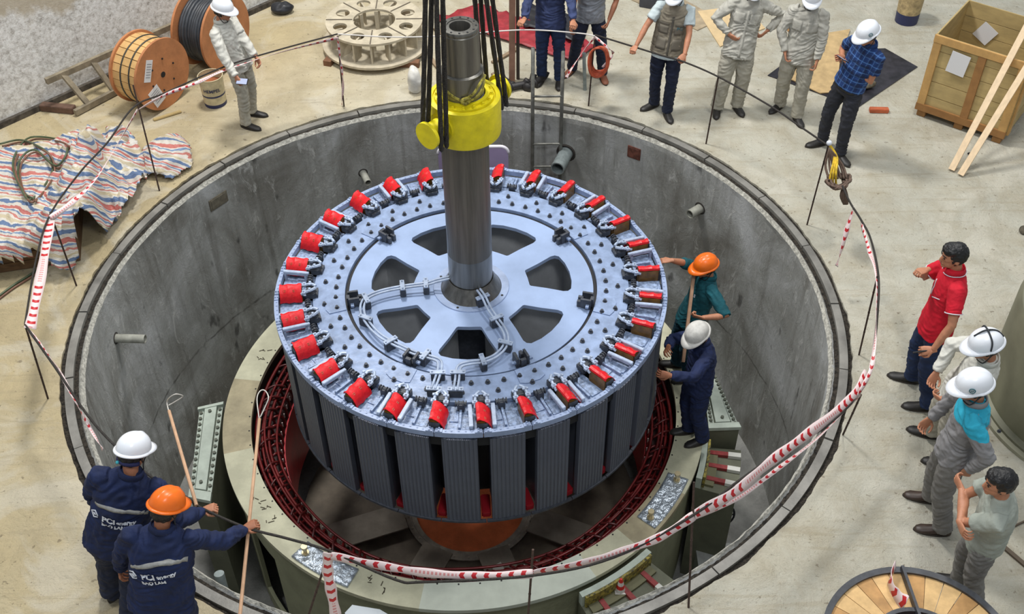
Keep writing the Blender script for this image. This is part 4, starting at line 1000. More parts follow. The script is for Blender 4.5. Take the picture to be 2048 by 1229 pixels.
# 14, 15: in the pit on the stator frame
I = person('person in teal coverall and orange helmet standing on the stator frame, hand on the rotor', 1.66, ((2.37, .30), (2.27, .52)), (190, 170), at(1412, 534, .10), (200, -12), 188,
    {'R': dict(at=V(2.04, .40, .235), elbow=V(.2, .6, -.2), curl=.5, n=V(0, 0, -1), dir=V(-1, -.1, .05)), 'L': dict(at=at(1404, 636, -.22), elbow=V(.7, -.6, -.5), curl=.9, n=V(-.4, .5, .3), dir=V(-.9, .2, .1))}, TEAL, TEALT, sleeve='roll', hat=HO_, key='p14', hem=.46, footz=-1.4, loose=1.2)
print_text('S', .05, I['bvh'], I['O'], I['L'], I['U'], I['F'], 1, .08, .30, I['root'], name='chest_badge', bold=.001)
I = person('person in navy coverall and dusty white helmet on the stator frame touching the rotor', 1.64, ((2.40, -.56), (2.28, -.42)), (200, 185), at(1396, 670, .07), (215, -26), 190,
    {'R': dict(at=V(1.99, -.42, -.15), elbow=V(.2, .7, -.4), curl=.5), 'L': dict(at=at(1340, 752, -.05), elbow=V(.6, -.7, -.5), curl=.45, n=V(-.5, .2, 0), dir=V(-1, .1, .15))}, NAVY2, NAVY2, hat=HD_, key='p15', hem=.46, footz=-1.4, loose=1.15, skin=SKIN_D)
# ------------------------------------------------------------------ fittings on the pit wall
def wallpt(px, py, r=3.5):
    d = ray(px, py); best = None; t = 22.0
    while t > 4:
        p = CAM + d*t
        if math.hypot(p.x, p.y) < r: return p
        t -= .004
GALV = mat('galvanised_pipe', (142, 152, 152), .45, metal=.35, var=.25, scale=9)
PVC = mat('grey_plastic_pipe', (150, 150, 140), .6, var=.2, scale=10)
def wallpipe(px, py, r, ln, m, label, droop=0.0):
    p = wallpt(px, py); d = Vector((-p.x, -p.y, 0)).normalized() + Vector((0, 0, -droop)); d.normalize(); b = MB()
    b2 = MB(); x, y, _ = frame(d)
    R0 = [b.ring(p - d*.12, x*r, y*r, 24), b.ring(p + d*ln, x*r, y*r, 24), b.ring(p + d*ln, x*r*.82, y*r*.82, 24), b.ring(p + d*(ln - .2), x*r*.82, y*r*.82, 24)]
    b.loft(R0, False); o = b.build('wall_pipe', m, None, angle=40); rebase(o, p); tag(o, label, 'pipe')
    k = MB(); k.tube([p + (x*math.cos(a) + y*math.sin(a))*r*1.25 + Vector((p.x, p.y, 0)).normalized()*.004 for a in [2*PI*i/20 for i in range(20)]], r*.22, 5, True)
    q = k.mesh('hole_rim'); q.transform(Matrix.Translation(-p)); link_mesh('hole_rim', q, mat('hole_rim_dark', (54, 50, 46), .95), o)
    if r > .03:
        k = MB().cyl(p + d*(ln - .19), p + d*(ln - .185), r*.81, seg=20); q = k.mesh('pipe_bore'); q.transform(Matrix.Translation(-p)); link_mesh('pipe_bore', q, BLKP, o)
wallpipe(1132, 306, .085, .34, GALV, 'large galvanised pipe end sticking out of the pit wall beside the steel ladder')
wallpipe(1400, 417, .055, .17, PVC, 'short grey pipe stub in the right side of the pit wall')
wallpipe(232, 677, .045, .30, PVC, 'grey pipe stub in the left side of the pit wall')
wallpipe(726, 346, .042, .22, PVC, 'pale pipe stub in the back of the pit wall left of the shaft')
for px, py, w_, h_, m, lab, cat in ((1268, 306, .17, .16, mat('rusty_plate', (104, 62, 50), .9, var=.4, scale=20), 'small rusty square plate set in the pit wall', 'plate'), (437, 402, .26, .15, mat('mortar_patch', (112, 106, 92), .95, var=.25, scale=14), 'mortar-filled square recess in the left pit wall', 'wall patch')):
    p = wallpt(px, py, 3.495); a = math.atan2(p.y, p.x); b = MB().box(p, (.015, w_, h_), a, bev=.004).box(p - Vector((math.cos(a), math.sin(a), 0))*.006, (.012, w_*.8, h_*.8), a)
    tag(rebase(b.build('wall_plate', m), p), lab, cat)
# steel ladder in the pit
LST = mat('ladder_steel', (112, 112, 106), .5, metal=.4, var=.3, scale=12)
lad = empty('pit_ladder', (.95, 3.27, -3.3), 0, 'steel ladder standing in the pit and rising above the rim behind the rotor', 'ladder')
for x in (-.17, .17): MB().tube([(x, -.02, 0), (x, -.02 + .02, 3.3), (x, .0, 4.20 if x < 0 else 4.15)], .022, 10).build('rail', LST, lad, True)
for k in range(11):
    if k == 9: continue
    MB().cyl((-.17, -.01, .22 + .335*k), (.17, -.01, .22 + .335*k), .014, seg=8).build('rung', LST, lad)
# lavender panel behind the shaft
b = MB(); pn = empty('plastic_tray', (.10, 2.37, -1.4), 0, 'lavender plastic tray with white rim standing behind the shaft', 'tray')
def rrect(w_, h_, r): return [(x*(w_/2 - r) + r*math.cos(a), h_ - r + r*math.sin(a) if y > 0 else 0) for x, y, aa in ((1, 1, (0, 1)), (-1, 1, (1, 2))) for a in [PI/2*(aa[0] + k/6) for k in range(7)]] + [(-w_/2, 0), (w_/2, 0)]
P = rrect(.78, 1.60, .09); b.poly([(x, -.015, z) for x, z in P], .03, (0, 1, 0)); b.build('sheet', mat('lavender_plastic', (178, 160, 196), .5, var=.06, scale=5), pn)
MB().tube([(x, 0, z) for x, z in P[:14]], .020, 6).build('rim', mat('white_rim_plastic', (220, 216, 224), .5), pn, True)
# ------------------------------------------------------------------ cooler boxes round the stator
PALEG = mat('cooler_pale_paint', (172, 182, 170), .6, var=.12, scale=6); DOL = mat('cooler_dark_olive', (98, 100, 82), .6, var=.15, scale=4)
def frus(poly, z0, z1, name, m, parent, **k): return MB().prism(poly, z0, z1).build(name, m, parent, **k)
def cooler(label, pts, zt, name='cooler_box'):
    """pts: four corners (outer far, inner far, inner near, outer near)"""
    c = sum((Vector((x, y, 0)) for x, y in pts), Vector()) / 4
    o = empty(name, (c.x, c.y, -3.3), 0, label, 'cooler'); q = [(x - c.x, y - c.y) for x, y in pts]; zl = zt + 3.3
    frus(q, 0, zl, 'casing', DOL, o)
    A, B, C_, D = [Vector((x, y, 0)) for x, y in q]
    def inset(t0, t1, s0=0.0, s1=1.0): return [((A.lerp(D, s0)).lerp(B.lerp(C_, s0), t0))[:2], ((A.lerp(D, s0)).lerp(B.lerp(C_, s0), t1))[:2], ((A.lerp(D, s1)).lerp(B.lerp(C_, s1), t1))[:2], ((A.lerp(D, s1)).lerp(B.lerp(C_, s1), t0))[:2]]
    frus(inset(.0, .20), zl, zl + .02, 'bolt_flange', PALEG, o); frus(inset(.80, 1.0), zl, zl + .02, 'bolt_flange', PALEG, o)
    frus(inset(.26, .76, .0, .93), zl, zl + .05, 'cover_plate', PALEG, o); frus(inset(-.04, 1.04, -.02, .01), zl, zl + .06, 'end_bar', PALEG, o); frus(inset(-.02, 1.02, .94, 1.03), zl, zl + .045, 'end_bar', PALEG, o)
    sp_ = []
    for k in range(14):
        for t in (.10, .90): p = A.lerp(D, .04 + .9*k/13).lerp(B.lerp(C_, .04 + .9*k/13), t); sp_.append(((p.x, p.y, zl + .02), 0))
    for s_ in (.06, .86): p = A.lerp(D, s_).lerp(B.lerp(C_, s_), .5); sp_.append(((p.x, p.y, zl + .05), 0))
    scatter('flange_bolt', MB().cyl((0, 0, 0), (0, 0, .02), .018, seg=8), sp_, mat('olive_bolt', (88, 92, 80), .5), o); return o
cooler('cooler box with bolted pale cover beside the stator left side', [(-2.84, .10), (-2.60, .17), (-2.50, -1.07), (-2.72, -1.02)], -1.6)
cooler('cooler box with bolted pale cover right of the stator behind the navy coverall', [(2.70, .50), (2.57, .46), (2.54, -.30), (2.86, -.29)], -1.5)
BARR = mat('bar_maroon', (136, 44, 44), .5, var=.2, scale=30); BARW = mat('bar_white', (206, 206, 198), .5)
def pipe_cooler(label, a0, a1, zt, angs):
    a = (a0 + a1)/2; c = Vector((2.75*math.cos(a), 2.75*math.sin(a), -3.3)); o = empty('pipe_cooler', c, 0, label, 'cooler'); zl = zt + 3.3; sh = -Vector((c.x, c.y, 0))
    def arcp(r0, r1, b0, b1, z0, z1, name, m): return MB().arc(r0, r1, b0, b1, z0, z1, 6, c=sh).build(name, m, o)
    arcp(2.50, 2.92, a0, a1, 0, zl, 'casing', DOL); arcp(2.50, 2.56, a0, a1, zl, zl + .16, 'flange_strip', PALEG); arcp(2.565, 2.59, a0 + .01, a1 - .01, zl, zl + .165, 'edge_strip', mat('yellow_black_edge', (176, 160, 70), .6, col2=(50, 48, 36), scale=26)); arcp(2.59, 2.68, a0 + .02, a1 - .02, zl, zl + .03, 'ledge', mat('ledge_olive', (104, 102, 74), .6))
    for q in angs:
        d = Vector((math.cos(q), math.sin(q), 0)); 
        MB().box(sh + d*2.69 + Vector((0, 0, zl + .02)), (.19, .05, .04), q).build('cooling_tube', BARR, o)
        MB().box(sh + d*2.85 + Vector((0, 0, zl + .02)), (.13, .055, .045), q).build('tube_end', BARW, o)
    return o
pipe_cooler('cooler box with three maroon and white tubes, right of the stator', math.radians(-20), math.radians(-7.5), -1.75, [math.radians(x) for x in (-9.5, -13.2, -17)])
pipe_cooler('cooler box with three maroon and white tubes at the near side of the pit', math.radians(-64), math.radians(-45.5), -1.62, [math.radians(x) for x in (-60, -54.5, -49)])
p = at(1240, 1182, -1.60); cn = empty('traffic_cone', p, 0, 'small red and white traffic cone on the near cooler box', 'traffic cone')
CW = mat('cone_white', (216, 212, 206), .5); CR = mat('cone_red', (200, 44, 36), .5)
MB().prism([(.07*math.cos(a), .07*math.sin(a)) for a in [PI/4 + PI/2*k for k in range(4)]], 0, .015).build('cone_base', CW, cn)
for r0, r1, z0, z1, m in ((.048, .040, .015, .06, CW), (.040, .031, .06, .105, CR), (.031, .022, .105, .15, CW), (.022, .012, .15, .19, CR)): MB().cyl((0, 0, z0), (0, 0, z1), r0, r1, 16).build('cone_band', m, cn)
hw = at(1452, 1030, -2.6); o = empty('valve', (hw.x, hw.y, -3.3), 0, 'dark handwheel valve at the foot of the right cooler box', 'valve'); b = MB()
b.tube([(.09*math.cos(a), .03*math.sin(a), .7 + .12*math.sin(a)) for a in [2*PI*k/20 for k in range(20)]], .012, 6, True).bar((-.09, 0, .7), (.09, 0, .7), .012, .012).bar((0, -.03, .58), (0, .03, .82), .012, .012); b.build('handwheel', BLKP, o)
MB().tube([(0, 0, .7), (-.22, .04, .66), (-.3, .05, .5), (-.3, .05, 0)], .03, 8).cyl((-.16, .03, .64), (-.08, .01, .70), .05, seg=12).build('valve_body', DKG, o)
b = MB().box((0, 0, .25), (.5, .34, .5)).build('concrete_block', mat('block_grey', (160, 162, 160), .9, var=.2, scale=6)); b.location = (2.72, -.98, -3.3); tag(b, 'grey concrete block beside the handwheel valve in the pit', 'concrete block')
# steel channel and pipe at lower left
q0 = at(452, 1200, -1.3); q1 = at(438, 1148, -1.0); o = MB().tube([(q0.x, q0.y, -3.3), q0, q1], .045, 16).build('drain_pipe', GALV, None, angle=40); rebase(o, (q0.x, q0.y, -3.3)); tag(o, 'grey drain pipe rising beside the stator below the orange helmet', 'pipe')
b = MB().poly([at(690, 1229, -1.39), at(705, 1213, -1.39), at(760, 1222, -1.39), at(790, 1240, -1.39), at(760, 1260, -1.39), at(700, 1250, -1.39)], .02); sh = b.build('sheet_metal', mat('pale_sheet_metal', (128, 136, 142), .4, metal=.2)); 
rebase(sh, at(740, 1235, -1.39)); tag(sh, 'pale sheet metal piece at the bottom edge of the stator frame', 'sheet metal')
# ------------------------------------------------------------------ stakes, rope, tape
REB = mat('rusty_rebar', (66, 50, 42), .8, var=.4, scale=40)
SG = 'rebar stakes round the pit'
stakes = [((319, 382), (266, 170), 'rebar stake right of the striped tarpaulin pile, its top above the cable drums', 1.16), ((153, 572), (100, 425), 'rebar stake in front of the striped tarpaulin', 1.0), ((96, 798), (50, 650), 'lowest rebar stake at the left edge with tape twisted on top', .96), ((688, 213), (675, 72), 'rebar stake wrapped in tape in front of the steel disc frame', .95),
    ((1177, 212), (1190, 70), 'rebar stake with the orange hose coil', .95), ((1412, 288), (1437, 152), 'rebar stake in front of the person with hands on hips', .92), ((1614, 450), (1657, 290), 'rebar stake carrying the yellow and brown rope bundle', 1.01), ((1718, 710), (1755, 552), 'rebar stake left of the red polo wearer', .98), ((1686, 870), (1722, 790), 'short rebar stake on the right where the tape turns', .62),
    ((1377, 1216), (1388, 965), 'rebar stake at the near right rim joining two tapes', 1.0), ((1052, 1290), (1066, 1100), 'rebar stake at the bottom of the view in front of the stator', .96), ((600, 1285), (660, 1098), 'rebar stake at the bottom left with tape hanging from it', .96)]
for i, (bp, tp, lab, h) in enumerate(stakes):
    a = at(bp[0], bp[1], 0); t = at(tp[0], tp[1], h); b = MB().cyl(a, t, .0085, seg=8)
    for k in range(3): q = a.lerp(t, .3 + .25*k); b.cyl(q - Vector((0, 0, .004)), q + Vector((0, 0, .004)), .0105, seg=8)
    o = b.build('rebar_stake', REB); rebase(o, a); tag(o, lab, 'stake', SG)
def tape_mat():
    m = mat('barrier_tape', (224, 208, 206), .45); g = NT(m)
    at_ = g.n('ShaderNodeAttribute', attribute_name='tl').outputs['Vector']; s = g.n('ShaderNodeSeparateXYZ', {0: at_})
    u = g.math('ADD', s.outputs[0], g.math('MULTIPLY', g.math('ABSOLUTE', s.outputs[1]), .018))
    fr = g.math('FRACT', g.math('DIVIDE', u, .085)); gap = g.math('LESS_THAN', g.math('FRACT', g.math('DIVIDE', u, .85)), .62)
    k = g.math('MULTIPLY', g.math('MULTIPLY', g.math('GREATER_THAN', fr, .62), g.math('LESS_THAN', g.math('ABSOLUTE', s.outputs[1]), .72)), gap)
    txt = g.math('MULTIPLY', g.math('SUBTRACT', 1.0, gap), g.math('MULTIPLY', g.math('LESS_THAN', g.math('ABSOLUTE', s.outputs[1]), .35), g.math('GREATER_THAN', g.math('FRACT', g.math('DIVIDE', s.outputs[0], .028)), .45)))
    base = g.mix(k, lin((226, 206, 204)), lin((186, 32, 40))); base = g.mix(g.math('MULTIPLY', txt, .7), base, lin((200, 96, 96))); g.link(base, 'Base Color'); return m
TAPE = tape_mat()
def tape(pts, width, label, twist=0.0, up=(0, 0, 1), k=8, tw0=0.0, sag=True):
    P = spline(pts, k); n = len(P); bm = bmesh.new(); rows = []; u = 0; vals = []
    for i, p in enumerate(P):
        if i: u += (p - P[i - 1]).length
        t = (P[min(i + 1, n - 1)] - P[max(i - 1, 0)]).normalized(); x, y, _ = frame(t, up); a = tw0 + twist*i/(n - 1)
        d = y*math.cos(a) + x*math.sin(a); q = t.cross(d); W = (width[0] + (width[1] - width[0])*i/(n - 1) if isinstance(width, tuple) else width)/2; W *= 1 + .12*math.sin(i*.9)
        row = []
        for o_, sgn in ((q*.0012, (-1, 0, 1)), (-q*.0012, (1, 0, -1))):
            for v in sgn: row.append(bm.verts.new(p + d*W*v + o_ + q*(.12*W if v == 0 else 0))); vals.append((u, v, 0))
        rows.append(row)
    for A_, B_ in zip(rows[:-1], rows[1:]):
        for i in range(6): bm.faces.new((A_[i], A_[(i + 1) % 6], B_[(i + 1) % 6], B_[i]))
    bm.faces.new(rows[0][::-1]); bm.faces.new(rows[-1]); me = bpy.data.meshes.new('barrier_tape'); bm.to_mesh(me); bm.free()
    a = me.attributes.new('tl', 'FLOAT_VECTOR', 'POINT')
    for i, v in enumerate(vals): a.data[i].vector = v
    o = link_mesh('barrier_tape', me, TAPE, None, True); rebase(o, P[0]); tag(o, label, 'barrier tape'); return o
def A9(x, y, z=.93): return at(x, y, z)
tape([A9(100, 442, .97), A9(82, 550, .96), A9(60, 658, .94)], .085, 'wide barrier tape hanging from below the tarpaulin down the left edge', .4, up=(1, 0, .1), tw0=.1)
tape([A9(275, 220, 1.10), A9(200, 345, 1.0), A9(150, 400, .97), A9(100, 438, .98)], (.03, .06), 'barrier tape crossing in front of the striped tarpaulin', 3)
tape([A9(675, 76, .94), A9(560, 105, .92), A9(450, 140, .92), A9(395, 165, .95), A9(330, 190, 1.0), A9(277, 219, 1.1)], .035, 'barrier tape running past the man with the phone and the drums', 4)
tape([A9(675, 75, .95), A9(681, 120, .65), A9(686, 165, .35), A9(684, 210, .02)], .03, 'barrier tape wound down the stake before the disc frame', 9)
tape([A9(1190, 74, .94), A9(1165, 105, .8), A9(1140, 142, .62), A9(1133, 155, .55)], .04, 'barrier tape tail hanging left of the orange hose coil', 2)
tape([A9(1190, 74, .94), A9(1215, 95, .86), A9(1226, 108, .7), A9(1205, 135, .55)], .03, 'short barrier tape tail right of the orange hose coil', 3)
tape([A9(1708, 413, .88), A9(1695, 455, .7), A9(1683, 500, .5), A9(1673, 533, .34)], .045, 'barrier tape tail hanging below the rope bundle', 4)
tape([A9(1722, 445, .86), A9(1738, 500, .9), A9(1754, 553, .95), A9(1752, 640, .9), A9(1748, 700, .86), A9(1740, 745, .8), A9(1715, 792, .74)], .035, 'barrier tape running down in front of the red polo wearer', 6)
tape([A9(1735, 745, .78), A9(1700, 800, .75), A9(1620, 865, .82), A9(1540, 925, .86), A9(1470, 985, .9), A9(1390, 1030, .93)], (.075, .09), 'wide barrier tape spanning the pit at the lower right', .5, up=(-.2, .66, .73), tw0=-.2)
tape([A9(1722, 790, .7), A9(1640, 872, .70), A9(1560, 935, .72), A9(1470, 1000, .82), A9(1390, 1035, .90)], .035, 'narrow barrier tape strand under the wide one, lower right', 3)
tape([A9(1388, 1032, .92), A9(1320, 1075, .90), A9(1240, 1105, .88), A9(1160, 1128, .88), A9(1066, 1146, .90)], (.07, .05), 'barrier tape over the near cooler box between two stakes', .6, up=(0, .69, .73))
tape([A9(1066, 1148, .90), A9(960, 1153, .86), A9(850, 1146, .86), A9(750, 1130, .9), A9(662, 1112, .95)], (.06, .06), 'barrier tape across the near rim of the stator', .35, up=(0, .69, .73))
tape([A9(658, 1106, .96), A9(655, 1140, .78), A9(662, 1180, .58), A9(672, 1235, .3)], .075, 'wide barrier tape hanging from the stake at the bottom left', .4, up=(1, 0, 0))
tape([A9(52, 655, .93), A9(110, 730, .9), A9(165, 830, .9), A9(205, 900, .92)], .03, 'thin twisted barrier tape between the left edge and the white helmet', 10)
BLKR = mat('dark_rope', (44, 40, 36), .8, var=.4, scale=80, bump=.006, bscale=120)
def rope(pts, r, m, name, label, cat, k=8):
    o = MB().tube(spline(pts, k), r, 7).build(name, m, None, True); rebase(o, Vector(pts[0])); tag(o, label, cat); return o
rope([A9(50, 648, .95), A9(72, 520, .96), A9(100, 430, 1.0), A9(160, 345, 1.02), A9(215, 285, 1.05), A9(268, 214, 1.12), A9(330, 186, 1.0), A9(450, 133, .94), A9(560, 99, .94), A9(675, 68, .96)], .009, BLKR, 'guard_rope', 'dark guard rope strung along the left stakes past the tarpaulin', 'rope')
rope([A9(675, 68, .96), A9(780, 74, .93), A9(880, 72, .93), A9(1042, 60, 1.0), A9(1152, 66, .96), A9(1190, 72, .96)], .008, mat('white_cord', (206, 202, 196), .6), 'guard_rope', 'pale cord strung behind the shaft to the jacket wearer', 'cord')
rope([A9(1190, 70, .96), A9(1230, 82, .96), A9(1272, 95, .95), A9(1330, 113, .93), A9(1368, 124, .92), A9(1437, 154, .93), A9(1540, 212, .95), A9(1600, 253, .98), A9(1657, 292, 1.0)], .010, BLKR, 'guard_rope', 'dark guard rope held by the vest wearer, strung to the rope bundle', 'rope')
rope([A9(1685, 372, .9), A9(1700, 405, .88), A9(1722, 440, .88), A9(1742, 480, .9), A9(1757, 555, .97), A9(1754, 640, .9), A9(1744, 720, .8), A9(1720, 785, .72), A9(1650, 855, .76), A9(1560, 905, .82), A9(1470, 968, .88), A9(1388, 1030, .94), A9(1230, 1115, .86), A9(1066, 1152, .90), A9(850, 1165, .80), A9(790, 1160, .84), A9(662, 1104, .95), A9(575, 1078, .95), A9(492, 1056, .98), A9(405, 1018, .98), A9(372, 995, .96), A9(290, 945, .95), A9(190, 850, .95), A9(110, 735, .95), A9(50, 650, .95)], .010, BLKR, 'guard_rope', 'long guard rope looping round the near rim through the navy jacket wearers\' hands', 'rope', 6)
# poles with wire loops
WOODP = mat('pale_stick_wood', (190, 152, 120), .7, var=.12, scale=10, stretch=(1, 1, .2)); WIRE = mat('bright_wire', (196, 192, 184), .4, metal=.3)
def loop_pole(a, b_, loop, label):
    a, b_ = Vector(a), Vector(b_); o = empty('wooden_pole', a, 0, label, 'pole'); MB().cyl(Vector(), b_ - a, .013, .012, 8).build('shaft', WOODP, o)
    MB().tube([Vector(q) - a for q in spline(loop, 6)], .005, 5).build('wire_loop', WIRE, o, True)
loop_pole(at(393, 1012, .99), at(338, 822, 1.02), [at(338, 825, 1.02), at(334, 805, 1.04), at(340, 795, 1.1), at(352, 789, 1.12), at(366, 793, 1.08), at(352, 803, 1.04), at(336, 812, 1.02)], 'thin wooden pole with wire loop held by the white helmeted navy jacket wearer')
loop_pole(at(479, 1240, .80), at(519, 838, 1.12), [at(519, 842, 1.12), at(514, 800, 1.18), at(520, 783, 1.2), at(530, 782, 1.2), at(537, 796, 1.2), at(530, 815, 1.16), at(520, 836, 1.12)], 'long wooden pole with wire loop held by the orange helmeted navy jacket wearer')
a = at(1398, 638, -.22); a2 = at(1386, 545, .05); o = MB().bar(at(1366, 725, -.55), at(1388, 545, .02), .05, .03, (1, 0, 0)).build('timber_lath', mat('lath_wood', (158, 124, 98), .7, var=.15, scale=8)); rebase(o, at(1366, 725, -.55)); tag(o, 'brown timber lath held upright by the teal coverall wearer', 'timber')
# phones
def phone(c, d, n, label):
    x, y, z = frame(Vector(n), Vector(d)); M = Matrix((x, Vector(d).normalized(), Vector(n).normalized())).transposed(); o = empty('phone', c, 0, label, 'phone')
    MB().box((0, 0, 0), (.072, .145, .009), M=M, bev=.002).build('case', mat('phone_black', (26, 26, 30), .3), o); MB().box(Vector(n).normalized()*.006, (.064, .13, .002), M=M).build('screen', mat('phone_screen', (176, 186, 214), .2), o)
phone(at(484, 163, .82), (.9, -.3, .1), (-.1, -.6, .8), 'phone held low by the man beside the cable drums')
phone(at(1685, 118, 1.24), (.3, -.8, .1), (.4, .4, .8), 'phone held up by the plaid shirt wearer')
c = at(1822, 706, .90); o = MB().cyl(at(1826, 706, .90), at(1866, 700, .93), .008, seg=8).build('pen_tool', BLKP); rebase(o, c); tag(o, 'thin dark tool in the lower hand of the red polo wearer', 'tool')
# rope bundle
b = MB(); rg = random.Random(4); YR = mat('yellow_rope', (206, 172, 40), .7, var=.3, scale=30); BRR = mat('brown_rope', (98, 80, 68), .8, var=.3, scale=30)
top = at(1658, 288, 1.02); o = empty('rope_bundle', top, 0, 'tangled bundle of yellow and brown rope hanging on the stake', 'rope')
b = MB()
for k in range(3): b.tube([p - top for p in spline([top, at(1668 + 3*k, 315, .92), at(1662 + 5*k, 345, .82 + .02*k), at(1660 + 6*k, 368, .72), at(1672 + 2*k, 380, .68)], 5)], .012, 6)
b.build('yellow_strands', YR, o, True)
b = MB()
for k in range(8): rr = 25 - 2*k; b.tube([p - top for p in spline([at(1677 + rg.uniform(-4, 4) + rr*math.cos(a), 362 + rg.uniform(-5, 5) + (rr*(.5 + .06*k))*math.sin(a), .74 + rg.uniform(-.03, .03)) for a in [2*PI*i/9 for i in range(9)]], 3, True)], .013, 6, True)
for k in range(4): b.tube([p - top for p in spline([at(1688, 372, .7), at(1682 + 4*k, 392, .62), at(1688 + 2*k, 408, .5)], 4)], .014, 6)
for k in range(7): b.tube([p - top for p in spline([at(1659, 298, 1.0), at(1653 + 5*k + rg.uniform(-3, 3), 330, .85), at(1658 + 6*k, 358, .76)], 4)], .012, 6)
b.build('brown_coil', BRR, o, True); MB().ell((0, 0, .01), (.028,)*3).build('knot', WHT, o)
# orange hose coil
c0 = at(1195, 122, .62); o = empty('hose_coil', c0, 0, 'coil of orange hose hanging by the stake in front of the grey shirt wearer', 'hose'); ORH = mat('orange_hose', (188, 88, 58), .5, var=.2, scale=20)
for k in range(5): MB().tube([(.105*(1 + .10*math.sin(k))*math.cos(a) + .008*k, .02*k - .04 + .015*math.sin(3*a), (.20 - .008*k)*math.sin(a)) for a in [2*PI*i/28 for i in range(28)]], .013, 7, True).build('hose_turn', ORH, o, True)
o = MB().cyl(at(1170, 180, 0), at(1168, 106, .5), .022, seg=12).build('pipe_post', GALV, None, angle=40); rebase(o, at(1170, 180, 0)); tag(o, 'short grey pipe post standing left of the hose coil', 'post')
# ------------------------------------------------------------------ cable drums
PLYB = mat('drum_plywood', (178, 118, 76), .65, var=.14, scale=5, bump=.002); LAG = mat('drum_lagging', (206, 166, 108), .65, var=.12, scale=6); STB = mat('steel_band', (66, 66, 60), .5, metal=.3); BLC = mat('black_cable', (52, 56, 62), .45, var=.2, scale=10)
PAPER = mat('white_paper', (216, 216, 218), .7)
def drum(label, c, ax, R, W, kind):
    o = empty('cable_drum', (c[0], c[1], 0), 0, label, 'cable drum'); d = Vector(ax).normalized(); C0 = Vector((0, 0, R)); x, y, _ = frame(d)
    for s_ in (-1, 1):
        f0 = C0 + d*s_*W/2; MB().cyl(f0, f0 + d*s_*.03, R, seg=64).build('flange', PLYB, o, angle=40)
        b = MB(); e = f0 + d*s_*.031
        b.cyl(e - d*s_*.004, e + d*s_*.003, .035, seg=20); b.build('hub_hole', BLKP, o)
        for k in range(6): q = 2*PI*k/6 + .3; MB().bolt(e + (x*math.cos(q) + y*math.sin(q))*R*.45, .008, .012, d*s_).build('bolt', BLKP, o)
    if kind == 'wood':
        n = 26
        for k in range(n):
            a0 = 2*PI*k/n; mid = C0 + (x*math.cos(a0) + y*math.sin(a0))*R*.90
            M = Matrix((x*-math.sin(a0) + y*math.cos(a0), x*math.cos(a0) + y*math.sin(a0), d)).transposed(); MB().box(mid, (2*PI*R*.90/n - .006, .022, W), M=M).build('lagging_board', LAG, o)
        for t in (-.16, .2): MB().tube([C0 + d*W*t + (x*math.cos(a) + y*math.sin(a))*(R*.90 + .014) for a in [2*PI*k/48 for k in range(48)]], .010, 6, True).build('steel_band', STB, o, True)
    else:
        b = MB(); pts = []; turns = 9
        for L_ in (0,):
            for i in range(turns*24 + 1):
                a = 2*PI*i/24; t = i/(turns*24); pts.append(C0 + d*(-W/2 + .03 + (W - .06)*t) + (x*math.cos(a) + y*math.sin(a))*(R*.80 + .012*math.sin(i*.05)))
        b.tube(pts, W/turns*.52, 8); b.cyl(C0 - d*W/2, C0 + d*W/2, R*.78, seg=40); b.build('cable_winding', BLC, o, True)
    return o, C0, d, x, y
dax = Vector((.86, -.50, 0)).normalized()
o, C0, d, x, y = drum('wooden cable drum closed with boards and steel bands, papers stapled to it', (-3.55 - .17, 3.57 + .10), dax, .43, .36, 'wood')
fz = Vector((0, 0, 1)); side = d.cross(fz)
for l, h, rot, w_, hh in ((-.17, -.20, .35, .17, .24), (-.20, .15, -.45, .10, .26)):
    M = Matrix((side*-1*math.cos(rot) + fz*math.sin(rot), side*math.sin(rot) + fz*math.cos(rot), d)).transposed(); pp = C0 + d*(.18 + .034) - side*-1*-l*1 + fz*h
    pp = C0 + d*(.18 + .034) + side*(-1)*l*-1*-1 + fz*h
    MB().box(pp, (w_, hh, .003), M=M).build('paper_label', PAPER, o)
    b = MB()
    for k in range(6): b.box(pp + (M @ Vector((0, hh*.32 - k*hh*.12, .003))), (w_*.7, .006, .001), M=M)
    b.build('label_print', mat('print_grey', (110, 112, 120), .7), o)
drum('cable drum wound with black cable, behind the man with the phone', (-2.93 - .22, 4.28 + .24), (.90, -.42, 0), .475, .40, 'cable')
# bottom right reel lying flat
rc = Vector((3.16, -4.12, 0)); o = empty('cable_reel', rc, 0, 'steel-rimmed wooden cable reel lying flat at the bottom right', 'cable drum'); RS = mat('reel_steel', (70, 72, 76), .45, metal=.4, var=.2, scale=12)
b = MB().lathe([(.60, .72), (.637, .72), (.642, .77), (.60, .765)], 72, closed=True); b.build('rim', RS, o, angle=40); MB().lathe([(.29, .72), (.32, .72), (.32, .775), (.29, .775)], 48, closed=True).build('hub_ring', RS, o, angle=40)
for k in range(30):
    a0 = 2*PI*k/30; MB().arc(.31, .605, a0 + .006, a0 + 2*PI/30 - .002, .725, .745, 2).build('plank', mat('reel_plank', (206, 170, 116), .65, var=.18, scale=7) if k % 3 else mat('reel_plank_dark', (178, 136, 84), .65, var=.2, scale=7), o)
MB().lathe([(.0, .50), (.30, .50), (.30, .51), (0, .51)], 40).build('hub_floor', mat('reel_core_brown', (112, 72, 44), .7, var=.2, scale=5), o); MB().lathe([(.31, .05), (.315, .05), (.315, .74), (.31, .74)], 48, closed=True).build('barrel', mat('reel_core_brown', (112, 72, 44)), o)
MB().lathe([(.31, .0), (.637, .0), (.637, .05), (.31, .05)], 64, closed=True).build('lower_flange', RS, o)
MB().bar((.03, .63, .775), (.055, .0, .775), .055, .02, (1, 0, 0)).build('cross_bar', RS, o); MB().bar((-.62, .12, .775), (-.3, .02, .775), .05, .02, (0, 1, 0)).build('cross_bar', RS, o)
